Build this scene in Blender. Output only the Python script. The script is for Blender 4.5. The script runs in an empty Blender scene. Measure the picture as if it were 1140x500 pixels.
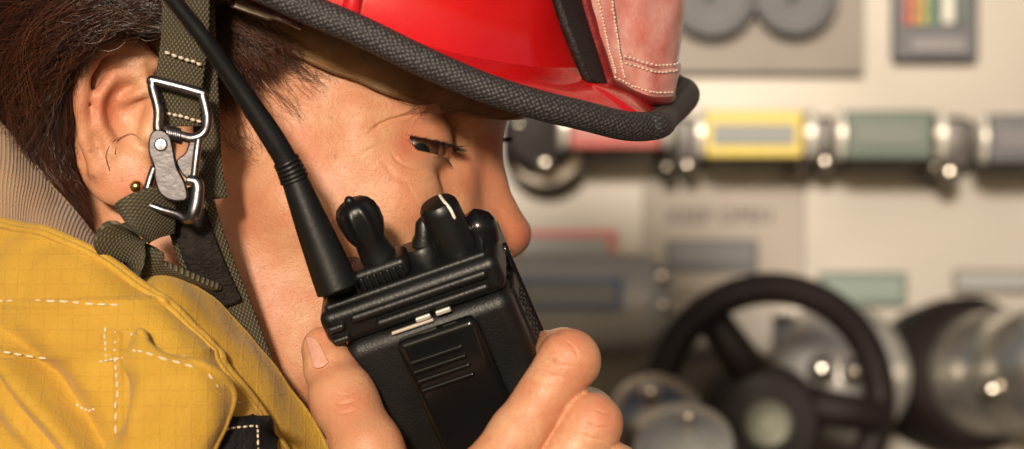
import bpy, bmesh, math, random
import numpy as np
from mathutils import Vector, Matrix, noise
from mathutils.bvhtree import BVHTree

# ------------------------------------------------------------------ camera, light
R = math.radians
scn = bpy.context.scene
COL = scn.collection
S = 0.0003            # metres per photo pixel at one metre
EYE = 1.55
cam_d = bpy.data.cameras.new("camera")
cam = bpy.data.objects.new("camera", cam_d); COL.objects.link(cam)
cam.location = (0, -1.0, EYE); cam.rotation_euler = (R(90), 0, 0)
cam_d.sensor_width = 36; cam_d.lens = 36 / (1140 * S)
cam_d.clip_start = 0.05; cam_d.clip_end = 2000
cam_d.dof.use_dof = True; cam_d.dof.focus_distance = 0.965; cam_d.dof.aperture_fstop = 11.0
scn.camera = cam

SUN_AZ, SUN_EL = -7.0, 12.5      # azimuth to the right of the camera's back, elevation
sun_dir = Vector((math.sin(R(SUN_AZ)) * math.cos(R(SUN_EL)), -math.cos(R(SUN_AZ)) * math.cos(R(SUN_EL)), math.sin(R(SUN_EL))))
w = bpy.data.worlds.new("World"); scn.world = w; w.use_nodes = True
wn = w.node_tree.nodes; wl = w.node_tree.links
sky = wn.new("ShaderNodeTexSky"); sky.sky_type = 'NISHITA'; sky.sun_disc = False
sky.sun_elevation = R(SUN_EL); sky.sun_rotation = math.atan2(sun_dir.x, sun_dir.y)
sky.dust_density = 4.0; sky.air_density = 0.8; sky.ozone_density = 0.3
wl.new(sky.outputs[0], wn["Background"].inputs[0]); wn["Background"].inputs[1].default_value = 0.075
sun_d = bpy.data.lights.new("sun", 'SUN'); sun_d.energy = 4.9; sun_d.angle = R(5); sun_d.color = (1.0, 0.88, 0.73)
sun = bpy.data.objects.new("sun", sun_d); COL.objects.link(sun)
sun.rotation_euler = sun_dir.to_track_quat('Z', 'Y').to_euler()
scn.view_settings.view_transform = 'Standard'; scn.view_settings.look = 'None'
scn.view_settings.exposure = -0.18; scn.view_settings.gamma = 1.0
scn.view_settings.use_curve_mapping = False
scn.cycles.max_bounces = 6

# ------------------------------------------------------------------ helpers
def at(px, py, Y=0.0):
    k = S * (1 + Y)
    return Vector(((px - 570) * k, Y, EYE - (py - 250) * k))

def proj(P):                       # world (N,3) -> photo pixels
    k = S * (1 + P[:, 1])
    return 570 + P[:, 0] / k, 250 - (P[:, 2] - EYE) / k

def tag(o, label=None, cat=None, group=None, kind=None):
    if label: o['label'] = label
    if cat: o['category'] = cat
    if group: o['group'] = group
    if kind: o['kind'] = kind
    return o

def empty(name, loc, mat=None):
    o = bpy.data.objects.new(name, None); COL.objects.link(o)
    o.empty_display_size = 0.02
    if mat is not None: o.matrix_world = mat
    else: o.location = loc
    return o

def link_mesh(name, me, m=None, parent=None, smooth=True, local=False):
    """local: coordinates are in the parent's own space; otherwise world space"""
    if m is not None and not me.materials: me.materials.append(m)
    o = bpy.data.objects.new(name, me); COL.objects.link(o)
    n = len(me.vertices)
    if n:
        co = np.empty(n * 3, np.float32); me.vertices.foreach_get('co', co)
        co = co.reshape(-1, 3); c = (co.max(0) + co.min(0)) / 2
        co = (co - c).ravel(); me.vertices.foreach_set('co', co); me.update()
        o.location = Vector([float(v) for v in c])
    if parent is not None:
        o.parent = parent
        if not local:
            M = parent.matrix_basis.copy()
            if parent.parent is not None:
                M = parent.parent.matrix_basis @ parent.matrix_parent_inverse @ M
            o.matrix_parent_inverse = M.inverted()
    if smooth:
        me.shade_smooth()
    return o

def pymesh(name, V, F, m=None, parent=None, smooth=True, uv=None, local=False):
    me = bpy.data.meshes.new(name)
    me.from_pydata([tuple(v) for v in V], [], [tuple(f) for f in F])
    if uv is not None:
        ul = me.uv_layers.new(name='UVMap')
        li = np.empty(len(me.loops), np.int32); me.loops.foreach_get('vertex_index', li)
        ul.data.foreach_set('uv', np.asarray(uv, np.float32)[li].ravel())
    return link_mesh(name, me, m, parent, smooth, local)

def frames(P):
    P = np.asarray(P, float); T = np.gradient(P, axis=0)
    T /= np.linalg.norm(T, axis=1)[:, None] + 1e-12
    N = np.zeros_like(P); a = np.array([0, 0, 1.0]) if abs(T[0][2]) < .9 else np.array([1.0, 0, 0])
    n = a - T[0] * a.dot(T[0]); N[0] = n / np.linalg.norm(n)
    for i in range(1, len(P)):
        n = N[i-1] - T[i] * N[i-1].dot(T[i]); N[i] = n / (np.linalg.norm(n) + 1e-12)
    return P, T, N, np.cross(T, N)

def tube_data(P, r, seg=12, closed=False, caps=True, sq=None):
    P, T, N, B = frames(P); n = len(P); r = np.broadcast_to(np.asarray(r, float), (n,))
    V = []; UV = []; L = 0
    for i in range(n):
        if i: L += np.linalg.norm(P[i] - P[i-1])
        for k in range(seg):
            a = 2 * math.pi * k / seg
            V.append(P[i] + r[i] * (N[i] * math.cos(a) + B[i] * math.sin(a))); UV.append((L, a * r[i]))
    F = []
    for i in range(n - (0 if closed else 1)):
        j = (i + 1) % n
        for k in range(seg):
            l = (k + 1) % seg
            F.append((i*seg+k, i*seg+l, j*seg+l, j*seg+k))
    if caps and not closed:
        F.append(tuple(range(seg))[::-1]); F.append(tuple((n-1)*seg + k for k in range(seg)))
    return V, F, UV

def spline(pts, n, closed=False):
    P = np.asarray([tuple(p) for p in pts], float)
    m = len(P); out = []
    segs = m if closed else m - 1
    for q in np.linspace(0, segs, n, endpoint=not closed):
        i = min(int(q), segs - 1); t = q - i
        if closed: a, b, c, d = P[(i-1) % m], P[i % m], P[(i+1) % m], P[(i+2) % m]
        else:
            b, c = P[i], P[i+1]; a = P[i-1] if i > 0 else 2*b - c; d = P[i+2] if i + 2 < m else 2*c - b
        out.append(.5 * (2*b + (c-a)*t + (2*a-5*b+4*c-d)*t*t + (3*b-3*c+d-a)*t**3))
    return np.array(out)

def tube(name, pts, r, m, parent=None, seg=12, n=None, closed=False, local=False, r_spline=False):
    P = spline(pts, n, closed) if n else np.array([tuple(p) for p in pts])
    if r_spline: r = spline([(x, 0, 0) for x in r], len(P))[:, 0]
    V, F, UV = tube_data(P, r, seg, closed)
    return pymesh(name, V, F, m, parent, True, UV, local)

def merge(datas):
    V, F, UV, o = [], [], [], 0
    for d in datas:
        V += list(d[0]); F += [tuple(i + o for i in f) for f in d[1]]
        UV += list(d[2]) if len(d) > 2 and d[2] is not None else [(0, 0)] * len(d[0]); o += len(d[0])
    return V, F, UV

def box_data(c, s, bev=0.0, M=None, segs=2):
    bm = bmesh.new(); bmesh.ops.create_cube(bm, size=1.0)
    for v in bm.verts: v.co = Vector((v.co.x * s[0], v.co.y * s[1], v.co.z * s[2]))
    if bev: bmesh.ops.bevel(bm, geom=bm.edges[:], offset=bev, segments=segs, profile=.5, affect='EDGES')
    for v in bm.verts:
        v.co = v.co + Vector(c)
        if M is not None: v.co = M @ v.co
    bm.verts.index_update()
    V = [tuple(v.co) for v in bm.verts]; F = [tuple(v.index for v in f.verts) for f in bm.faces]
    bm.free(); return V, F, [(v[0], v[2]) for v in V]

def box(name, c, s, bev, m, parent=None, local=True, M=None, segs=2):
    V, F, UV = box_data(c, s, bev, M, segs)
    o = pymesh(name, V, F, m, parent, bev > 0, UV, local)
    if bev > 0: weight(o)
    return o

def weight(o):
    md = o.modifiers.new('wn', 'WEIGHTED_NORMAL'); md.keep_sharp = True

def lathe_data(prof, M, seg=40):
    """profile (radius, height) around local +Z, placed by matrix M"""
    V = []; F = []; n = len(prof)
    for r, h in prof:
        for k in range(seg):
            a = 2*math.pi*k/seg; V.append(M @ Vector((r*math.cos(a), r*math.sin(a), h)))
    for i in range(n-1):
        for k in range(seg):
            l = (k+1) % seg; F.append((i*seg+k, i*seg+l, (i+1)*seg+l, (i+1)*seg+k))
    F.append(tuple(range(seg))[::-1]); F.append(tuple((n-1)*seg+k for k in range(seg)))
    return V, F, [(0, 0)] * len(V)

def lathe(name, prof, M, m, parent=None, seg=40, local=True):
    V, F, UV = lathe_data(prof, M, seg)
    o = pymesh(name, V, F, m, parent, True, UV, local)
    md = o.modifiers.new('es', 'EDGE_SPLIT'); md.split_angle = R(40)
    return o

def patch(name, rows, nu, nv, m, parent=None, thick=0.0, disp=None, local=False, uvs=(1, 1)):
    """bicubic sheet through rows of control points"""
    A = [spline(r, nu) for r in rows]; A = np.array(A)
    G = np.array([spline(A[:, i], nv) for i in range(nu)]).transpose(1, 0, 2)   # nv x nu
    if disp is not None:
        du = np.gradient(G, axis=1); dv = np.gradient(G, axis=0); N = np.cross(du, dv)
        N /= np.linalg.norm(N, axis=2)[..., None] + 1e-12
        D = np.array([[disp(G[j, i], i/(nu-1), j/(nv-1)) for i in range(nu)] for j in range(nv)])
        G = G + N * D[..., None]
    V = G.reshape(-1, 3); F = [(j*nu+i, j*nu+i+1, (j+1)*nu+i+1, (j+1)*nu+i) for j in range(nv-1) for i in range(nu-1)]
    lu = np.linalg.norm(np.diff(G[nv//2], axis=0), axis=1).sum(); lv = np.linalg.norm(np.diff(G[:, nu//2], axis=0), axis=1).sum()
    UV = [(i/(nu-1)*lu, j/(nv-1)*lv) for j in range(nv) for i in range(nu)]
    o = pymesh(name, V, F, m, parent, True, UV, local)
    if thick:
        md = o.modifiers.new('th', 'SOLIDIFY'); md.thickness = thick; md.offset = 0
    return o, G

def ribbon_data(pts, wdirs, width, thick, n=60):
    """flat webbing: centre line, width directions, real thickness"""
    P = spline(pts, n); W = spline(wdirs, n); V = []; UV = []; L = 0
    T = np.gradient(P, axis=0); T /= np.linalg.norm(T, axis=1)[:, None]
    wv = np.broadcast_to(np.asarray(width, float), (n,))
    cs = [(-.5, -.35), (-.47, -.5), (-.2, -.55), (.2, -.55), (.47, -.5), (.5, -.35), (.5, .35), (.47, .5), (.2, .55), (-.2, .55), (-.47, .5), (-.5, .35)]
    m = len(cs)
    for i in range(n):
        if i: L += np.linalg.norm(P[i] - P[i-1])
        w_ = W[i] - T[i] * W[i].dot(T[i]); w_ /= np.linalg.norm(w_) + 1e-12
        nn = np.cross(T[i], w_)
        for a, b in cs: V.append(P[i] + w_ * a * wv[i] + nn * b * thick); UV.append((L, a * wv[i]))
    F = [(i*m+k, i*m+(k+1) % m, (i+1)*m+(k+1) % m, (i+1)*m+k) for i in range(n-1) for k in range(m)]
    F.append(tuple(range(m))[::-1]); F.append(tuple((n-1)*m+k for k in range(m)))
    return V, F, UV

def stitches_data(pts, n, L=.0022, r=.00035, sink=0.0):
    """row of thread dashes following a line"""
    P = spline(pts, n * 3 + 1); out = []
    for i in range(n):
        a, b = P[i*3], P[min(i*3+2, len(P)-1)]
        m_ = (a + b) / 2 + np.array([random.gauss(0, 1), 0, random.gauss(0, 1)]) * r * .3
        q = [a + (a-b) * .03 + np.array([0, r, 0]), m_ - np.array([0, r*.7, 0]), b + np.array([0, r, 0])]
        out.append(tube_data(spline(q, 5), [r*.7, r, r*1.1, r, r*.7], 6))
    return merge(out)

# ------------------------------------------------------------------ materials
class NT:
    def __init__(s, name):
        s.m = bpy.data.materials.new(name); s.m.use_nodes = True; s.t = s.m.node_tree
        s.b = s.t.nodes['Principled BSDF']
    def n(s, t, **k):
        x = s.t.nodes.new('ShaderNode' + t)
        for a, v in k.items():
            if isinstance(a, str) and hasattr(x, a): setattr(x, a, v)
        return x
    def l(s, a, b): s.t.links.new(a, b)
    def noise(s, scale, detail=4, rough=.55, coord='Object', dist=0):
        c = s.n('TexCoord'); x = s.n('TexNoise'); x.inputs['Scale'].default_value = scale
        x.inputs['Detail'].default_value = detail; x.inputs['Roughness'].default_value = rough; x.inputs['Distortion'].default_value = dist
        s.l(c.outputs[coord], x.inputs['Vector']); return x.outputs['Fac']
    def ramp(s, fac, stops):
        x = s.n('ValToRGB'); e = x.color_ramp.elements
        while len(e) < len(stops): e.new(.5)
        for i, (p, c) in enumerate(stops):
            e[i].position = p; e[i].color = (*c, 1) if len(c) == 3 else c
        s.l(fac, x.inputs[0]); return x.outputs[0]
    def math(s, op, a, b=None):
        x = s.n('Math'); x.operation = op
        for i, v in enumerate((a, b)):
            if v is None: continue
            if isinstance(v, (int, float)): x.inputs[i].default_value = v
            else: s.l(v, x.inputs[i])
        return x.outputs[0]
    def mix(s, f, a, b, mode='MIX'):
        x = s.n('Mix'); x.data_type = 'RGBA'; x.blend_type = mode
        for i, v in ((0, f), (6, a), (7, b)):
            if isinstance(v, (int, float)): x.inputs[i].default_value = v
            elif isinstance(v, tuple): x.inputs[i].default_value = (*v, 1)
            else: s.l(v, x.inputs[i])
        return x.outputs[2]
    def bump(s, h, dist, strength=1.0, nrm=None):
        x = s.n('Bump'); x.inputs['Distance'].default_value = dist; x.inputs['Strength'].default_value = strength
        s.l(h, x.inputs['Height'])
        if nrm is not None: s.l(nrm, x.inputs['Normal'])
        s.l(x.outputs[0], s.b.inputs['Normal']); return x.outputs[0]
    def set(s, **k):
        for a, v in k.items():
            i = s.b.inputs[a.replace('_', ' ')]
            if isinstance(v, (int, float)): i.default_value = v
            elif isinstance(v, tuple): i.default_value = (*v, 1) if len(v) == 3 and i.type == 'RGBA' else v
            else: s.l(v, i)
        return s

def simple(name, col, rough=.5, metal=0, var=.12, scale=60, bump=0, bscale=None, spec=.5, coat=0):
    s = NT(name); f = s.noise(scale, 5)
    a = tuple(c * (1 - var) for c in col); b = tuple(min(1, c * (1 + var)) for c in col)
    s.set(Base_Color=s.ramp(f, [(.3, a), (.7, b)]), Metallic=float(metal))
    s.set(Roughness=s.ramp(f, [(.3, (rough*.85,)*3), (.7, (min(1, rough*1.15),)*3)]))
    s.b.inputs['Specular IOR Level'].default_value = spec
    if coat: s.set(Coat_Weight=float(coat), Coat_Roughness=.08)
    if bump: s.bump(s.noise(bscale or scale * 4, 3), bump)
    return s.m

def uv_wave(s, fu, fv, mode='basket'):
    """height pattern in UV metres"""
    c = s.n('TexCoord'); sp = s.n('SeparateXYZ'); s.l(c.outputs['UV'], sp.inputs[0])
    su = s.math('SINE', s.math('MULTIPLY', sp.outputs[0], fu)); sv = s.math('SINE', s.math('MULTIPLY', sp.outputs[1], fv))
    if mode == 'basket': return s.math('MULTIPLY', su, sv)
    if mode == 'add': return s.math('ADD', su, sv)
    if mode == 'max': return s.math('MAXIMUM', su, sv)
    return su if mode == 'u' else sv
# ------------------------------------------------------------------ signed distance modelling (millimetres)
def smin(a, b, k):
    h = np.clip(.5 + .5 * (b - a) / k, 0, 1); return b * (1-h) + a * h - k * h * (1-h)
def smax(a, b, k): return -smin(-a, -b, k)
def sph(p, c, r): return np.linalg.norm(p - np.array(c), axis=-1) - r
def cap(p, a, b, ra, rb):
    a = np.array(a, float); b = np.array(b, float); ab = b - a
    t = np.clip(((p - a) @ ab) / (ab @ ab), 0, 1)
    return np.linalg.norm(p - a - t[..., None] * ab, axis=-1) - (ra + (rb - ra) * t)
def chain(p, pts, rs, k=None):
    d = None
    for i in range(len(pts)-1):
        c = cap(p, pts[i], pts[i+1], rs[i], rs[i+1])
        d = c if d is None else (np.minimum(d, c) if not k else smin(d, c, k))
    return d
def ell(p, c, r, rot=0.0, axis=1):
    q = p - np.array(c, float)
    if rot:
        co, si = math.cos(rot), math.sin(rot); i, j = [(1, 2), (0, 2), (0, 1)][axis]
        q = q.copy(); x, y = q[..., i].copy(), q[..., j].copy(); q[..., i] = co*x + si*y; q[..., j] = -si*x + co*y
    r = np.array(r, float); k0 = np.linalg.norm(q / r, axis=-1); k1 = np.linalg.norm(q / (r*r), axis=-1)
    return k0 * (k0 - 1) / (k1 + 1e-9)
def sub(a, b, k): return smax(a, -b, k)

def surface_net(fn, lo, hi, h, B=8):
    lo = np.array(lo, float); hi = np.array(hi, float)
    nb = np.ceil((hi - lo) / (h * B)).astype(int)
    g = np.stack(np.meshgrid(*[np.arange(n) for n in nb], indexing='ij'), -1).reshape(-1, 3)
    keep = []
    for c in np.array_split(g, max(1, len(g) // 200000)):
        d = fn(lo + (c + .5) * B * h); keep.append(c[np.abs(d) < 1.25 * B * h])
    g = np.concatenate(keep)
    ax = np.arange(B + 1); L = np.stack(np.meshgrid(ax, ax, ax, indexing='ij'), -1)
    N = nb * B + 2
    vid = []; vco = []; edges = []
    def key(c): return (c[..., 0].astype(np.int64) * N[1] + c[..., 1]) * N[2] + c[..., 2]
    for c in np.array_split(g, max(1, len(g) // 300)):
        idx = c[:, None, None, None, :] * B + L
        D = fn(lo + idx.reshape(-1, 3) * h).reshape(idx.shape[:-1])
        ins = D < 0
        corner = [(i, j, k) for i in (0, 1) for j in (0, 1) for k in (0, 1)]
        sl = lambda A, o: A[:, o[0]:o[0]+B, o[1]:o[1]+B, o[2]:o[2]+B]
        cnt = sum(sl(ins, o).astype(int) for o in corner); act = (cnt > 0) & (cnt < 8)
        if not act.any(): continue
        acc = np.zeros((act.sum(), 3)); num = np.zeros(act.sum())
        dv = {o: sl(D, o)[act] for o in corner}
        for o in corner:
            for a in range(3):
                if o[a]: continue
                q = list(o); q[a] = 1; q = tuple(q); d0, d1 = dv[o], dv[q]; x = (d0 < 0) != (d1 < 0)
                t = np.where(x, d0 / np.where(x, d0 - d1, 1), 0); P = np.array(o, float) + np.zeros((len(d0), 3)); P[:, a] = t
                acc[x] += P[x]; num[x] += 1
        base = sl(idx, (0, 0, 0))[act]
        vid.append(key(base)); vco.append(lo + (base + acc / num[:, None]) * h)
        i0 = sl(ins, (0, 0, 0))
        for a in range(3):
            o = [0, 0, 0]; o[a] = 1; x = i0 != sl(ins, o)
            b = sl(idx, (0, 0, 0))[x]; edges.append((a, b, i0[x]))
    vid = np.concatenate(vid); vco = np.concatenate(vco); od = np.argsort(vid); vid = vid[od]; vco = vco[od]
    F = []
    for a, b, s_ in edges:
        u, v = [(1, 2), (2, 0), (0, 1)][a]
        cs = []
        for du, dv_ in ((0, 0), (-1, 0), (-1, -1), (0, -1)):
            q = b.copy(); q[:, u] += du; q[:, v] += dv_; k = key(q)
            p = np.clip(np.searchsorted(vid, k), 0, len(vid)-1); p = np.where(vid[p] == k, p, -1); cs.append(p)
        f = np.stack(cs, 1); ok = (f >= 0).all(1); f = f[ok]; s2 = s_[ok]
        f[~s2] = f[~s2][:, ::-1]; F.append(f)
    return vco, np.concatenate(F)

def smooth_mesh(V, F, it=2, lam=.5):
    n = len(V); e = np.concatenate([F[:, [0, 1]], F[:, [1, 2]], F[:, [2, 3]], F[:, [3, 0]]])
    a = np.concatenate([e[:, 0], e[:, 1]]); b = np.concatenate([e[:, 1], e[:, 0]])
    deg = np.bincount(a, minlength=n)[:, None] + 1e-9
    for _ in range(it):
        s_ = np.stack([np.bincount(a, weights=V[b, i], minlength=n) for i in range(3)], 1)
        V = V + lam * (s_ / deg - V)
    return V

def np_mesh(name, V, F):
    me = bpy.data.meshes.new(name); me.vertices.add(len(V)); me.vertices.foreach_set('co', V.astype(np.float32).ravel())
    me.loops.add(F.size); me.loops.foreach_set('vertex_index', F.astype(np.int32).ravel())
    me.polygons.add(len(F)); me.polygons.foreach_set('loop_start', np.arange(0, F.size, F.shape[1], dtype=np.int32))
    me.update(calc_edges=True); me.validate(); return me

# head frame: sagittal origin, forward, lateral (towards the near ear), up; millimetres
PSI = R(12.0); cps, sps = math.cos(PSI), math.sin(PSI)
HO = np.array(tuple(at(300, 130, .045)))
def C(px, py, l):
    """photo position + lateral offset (mm) -> head-local mm (forward, lateral, up)"""
    a = (px - 570) * S; lm = l / 1000
    f = (a * (1 + HO[1] - lm * cps) - HO[0] + lm * sps) / (cps + a * sps)
    Y = HO[1] - f * sps - lm * cps
    z = EYE - (py - 250) * S * (1 + Y)
    return np.array([f * 1000, l, (z - HO[2]) * 1000])
def head_to_world(P):
    f, l, u = P[:, 0] / 1000, P[:, 1] / 1000, P[:, 2] / 1000
    return np.stack([HO[0] + f * cps - l * sps, HO[1] - f * sps - l * cps, HO[2] + u], 1)
def CW(px, py, l): return Vector(head_to_world(C(px, py, l)[None])[0])
# ------------------------------------------------------------------ the person
EYEC = C(455, 158, 33)
def local(d, p, c, rad, fn):
    """run a detail only where it can matter"""
    m = np.linalg.norm(p - c, axis=-1) < rad
    if m.any():
        d = d.copy(); d[m] = fn(d[m], p[m])
    return d
def nose_part(d, p):
    n = chain(p, [C(536, 153, 0), C(543, 188, 0), C(551, 220, 0), C(565, 259, 0)], [4.0, 4.5, 5.4, 7.8])
    n = smin(n, cap(p, C(526, 182, 3), C(534, 258, 8), 3.5, 7.6), 9)
    n = smin(n, ell(p, C(533, 268, 14), (9, 6.5, 7)), 5)
    n = smin(n, sph(p, C(560, 262, 4), 7), 4)
    n = sub(n, ell(p, C(552, 294, 7), (5.5, 3, 6)), 2.5)
    return smin(d, n, 9)
def lip_part(d, p):
    d = smin(d, chain(p, [C(548, 333, 0), C(532, 338, 12), C(508, 345, 24)], [5, 4.2, 2]), 4)
    return smin(d, chain(p, [C(545, 358, 0), C(530, 357, 12), C(508, 347, 24)], [5.5, 5, 2]), 4)
def eye_part(d, p):
    q = p - EYEC; rad = np.linalg.norm(q, axis=-1); up = q @ LIDU
    d = smin(d, smax(rad - 13.9, up + 1.5, .7), 6.0)
    d = smin(d, smax(rad - 14.9, -(up + .2), .7), 2.5)
    d = smax(d, -smax(smax(rad - 17, np.abs(up + 2.1) - 2.3 * np.clip((q @ LIDF / 14 - .38) / .62, .0001, 1) ** .6, .6), -(q @ LIDF) + 2.5, 1.2), .6)
    return smax(d, -(rad - 12.3), .4)
def ear_part(d, p):
    e = ell(p, C(128, 135, 78.5), (13.5, 2.8, 24), R(-12))
    e = smin(e, chain(p, [C(172, 70, 77), C(156, 52, 80), C(130, 45, 85), C(106, 56, 88.5), C(92, 82, 90.5), C(89, 118, 90), C(94, 156, 87), C(108, 188, 83)],
                      [2.4, 3.0, 3.4, 3.3, 2.8, 2.3, 2.2, 2.6]), 2.0)            # helix
    e = smin(e, chain(p, [C(152, 78, 80), C(127, 84, 84.0), C(114, 108, 86), C(113, 140, 85), C(124, 168, 83)], [1.6, 2.4, 3, 3, 2.4]), 4.0)  # antihelix
    e = smin(e, ell(p, C(128, 88, 81), (11, 2.8, 12)), 3)
    e = smin(e, ell(p, C(138, 198, 80), (10.5, 3.8, 9.0)), 5)                    # lobe
    e = sub(e, ell(p, C(144, 124, 86), (8.5, 11, 10)), 2.0)                        # concha
    e = smin(e, cap(p, C(172, 125, 79), C(166, 150, 80), 3.2, 3.6), 2.5)         # tragus
    e = smin(e, chain(p, [C(172, 98, 80), C(154, 104, 81.5), C(136, 112, 80)], [2.2, 2.0, 1.4]), 2.5)   # root of the helix
    e = smin(e, ell(p, C(150, 135, 72), (12, 6, 22)), 5)
    return smin(d, e, 3.5)
def head_sdf(P):
    p = P.copy(); p[..., 1] = np.abs(p[..., 1])
    d = ell(p, C(250, 5, 0), (97, 73, 86))
    d = smin(d, ell(p, C(395, 215, 0), (44, 55, 72), R(-8)), 24)
    d = smin(d, ell(p, C(330, 320, 0), (58, 52, 52)), 26)
    d = smin(d, cap(p, C(330, 222, 53), C(430, 232, 41), 8, 13), 26)             # cheekbone
    d = smin(d, chain(p, [C(205, 290, 52), C(335, 405, 42), C(495, 452, 12)], [11, 12, 14]), 24)
    d = smin(d, ell(p, C(490, 365, 0), (22, 28, 34)), 14)                        # muzzle
    d = smin(d, sph(p, C(505, 445, 0), 15), 12)                                  # chin
    d = smin(d, cap(p, C(170, 220, 0), C(60, 640, 0), 58, 62), 22)               # neck
    d = smin(d, cap(p, C(150, 250, 50), C(300, 600, 18), 11, 12), 18)
    d = smin(d, chain(p, [C(533, 120, 0), C(508, 118, 16), C(465, 115, 37), C(400, 126, 51)], [8, 9, 9, 7]), 13)  # brow
    d = sub(d, ell(p, C(502, 172, 30), (13, 13, 14)), 10)                        # orbit
    d = smin(d, cap(p, C(405, 170, 51), C(455, 208, 44), 6, 5), 14)              # orbit rim
    d = smin(d, chain(p, [C(508, 190, 14), C(500, 230, 20), C(495, 275, 24)], [3, 6, 8]), 14)
    d = local(d, p, C(550, 225, 5), 52, nose_part)
    d = local(d, p, C(530, 345, 10), 40, lip_part)
    d = local(d, p, EYEC, 30, eye_part)
    d = local(d, p, C(497, 195, 22), 30, lambda d, p: smin(d, cap(p, C(501, 180, 17), C(494, 228, 25), 4.5, 7.5), 9))
    return local(d, p, C(130, 130, 82), 48, ear_part)
def unit(v): v = np.array(v, float); return v / np.linalg.norm(v)
GAZE = unit((.50, .80, -.30))
LIDU = unit(np.array([.10, -.12, 1.0]))
LIDL = LIDU
LIDF = unit((.8, .55, 0))

def W(px, py, Y): return np.array(tuple(at(px, py, Y))) * 1000
def finger(p, pts, rs, k=3.0):
    d = chain(p, pts, rs)
    for i in range(1, len(pts)-1): d = smin(d, sph(p, pts[i], rs[i] * 1.0), k)
    return d
FI = [W(520, 560, -.083), W(574, 485, -.0805), W(634, 402, -.078), W(627, 396, -.050), W(600, 392, -.026)]
FM = [W(575, 605, -.084), W(619, 536, -.082), W(659, 472, -.080), W(655, 462, -.052), W(628, 455, -.027)]
FR = [W(625, 655, -.083), W(682, 528, -.078), W(676, 520, -.052), W(650, 512, -.029)]
FP = [W(665, 690, -.080), W(700, 590, -.074), W(690, 585, -.052), W(668, 578, -.034)]
FT = [W(450, 640, -.082), W(410, 500, -.072), W(380, 440, -.060), W(369, 412, -.054), W(361, 389, -.049)]
def hand_sdf(p):
    d = finger(p, FI, [10.4, 8.5, 9.2, 8.2, 7.0])
    d = smin(d, finger(p, FM, [10.4, 8.5, 9.2, 8.2, 7.0]), 1.2)
    d = smin(d, finger(p, FR, [11, 9.4, 8.2, 7.0]), 1.2)
    d = smin(d, finger(p, FP, [10, 8.2, 7.2, 6.2]), 1.2)
    t = finger(p, FT, [14, 10.8, 9.4, 8.2, 7.3], 2)
    t = smin(t, sph(p, W(384, 448, -.061), 9.6), 5)
    d = smin(d, t, 6)
    palm = chain(p, [FI[0], FM[0], FR[0], FP[0]], [12, 12, 11.5, 10.5])
    palm = smin(palm, chain(p, [W(500, 600, -.082), W(520, 690, -.082), W(560, 760, -.082)], [14, 16, 18]), 12)
    palm = smin(palm, chain(p, [W(590, 640, -.082), W(600, 700, -.082), W(575, 780, -.082)], [13, 15, 16]), 12)
    palm = smin(palm, chain(p, [W(450, 640, -.082), W(520, 740, -.082)], [14, 18]), 12)
    d = smin(d, palm, 7)
    d = smin(d, chain(p, [W(545, 740, -.082), W(555, 860, -.08)], [24, 24]), 14)  # wrist
    return d
def arm_sdf(p):
    d = chain(p, [W(552, 820, -.081), W(500, 1150, -.09), W(350, 1500, -.10), W(200, 1650, -.10)], [24, 32, 38, 44])
    d = smin(d, chain(p, [W(200, 1650, -.10), W(20, 1100, -.10), W(-60, 800, -.08)], [42, 48, 56]), 20)
    d = smin(d, ell(p, W(20, 1500, .10), (125, 180, 240)), 30)
    d = smin(d, cap(p, W(-60, 820, -.08), W(-60, 820, .22), 58, 58), 30)
    d = smin(d, cap(p, W(60, 640, .05), W(20, 1000, .08), 60, 90), 30)
    for s_ in (-1, 1):
        d = smin(d, chain(p, [W(40, 2000, .08 + s_*.09), W(260, 2900, .08 + s_*.10), W(60, 4300, .08 + s_*.10)], [95, 70, 50]), 30)
        d = smin(d, cap(p, W(40, 4350, .08 + s_*.10), W(330, 4370, .06 + s_*.11), 40, 34), 20)
    d = smin(d, chain(p, [W(-60, 820, .24), W(-60, 1600, .27), W(60, 2300, .22)], [56, 42, 32]), 20)
    return d

V1, F1 = surface_net(head_sdf, (-120, -105, -165), (115, 105, 60 + 60), .8)
V1 = smooth_mesh(V1, F1, 2, .45)
HV = V1.copy()
V1 = head_to_world(V1); F1 = F1[:, ::-1].copy()      # the head frame is left-handed
V2, F2 = surface_net(hand_sdf, W(330, 900, -.12) - 5, W(760, 355, .0) + 5, .8)
V2 = smooth_mesh(V2, F2, 2, .45) / 1000
V3, F3 = surface_net(arm_sdf, (-420, -260, 150), (150, 480, 1480), 8.0, 4)
V3 = V3 / 1000

def vnormals(V, F):
    n = np.cross(V[F[:, 2]] - V[F[:, 0]], V[F[:, 3]] - V[F[:, 1]]); N = np.zeros_like(V)
    for k in range(4):
        for i in range(3): N[:, i] += np.bincount(F[:, k], weights=n[:, i], minlength=len(V))
    return N / (np.linalg.norm(N, axis=1)[:, None] + 1e-15)

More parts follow.
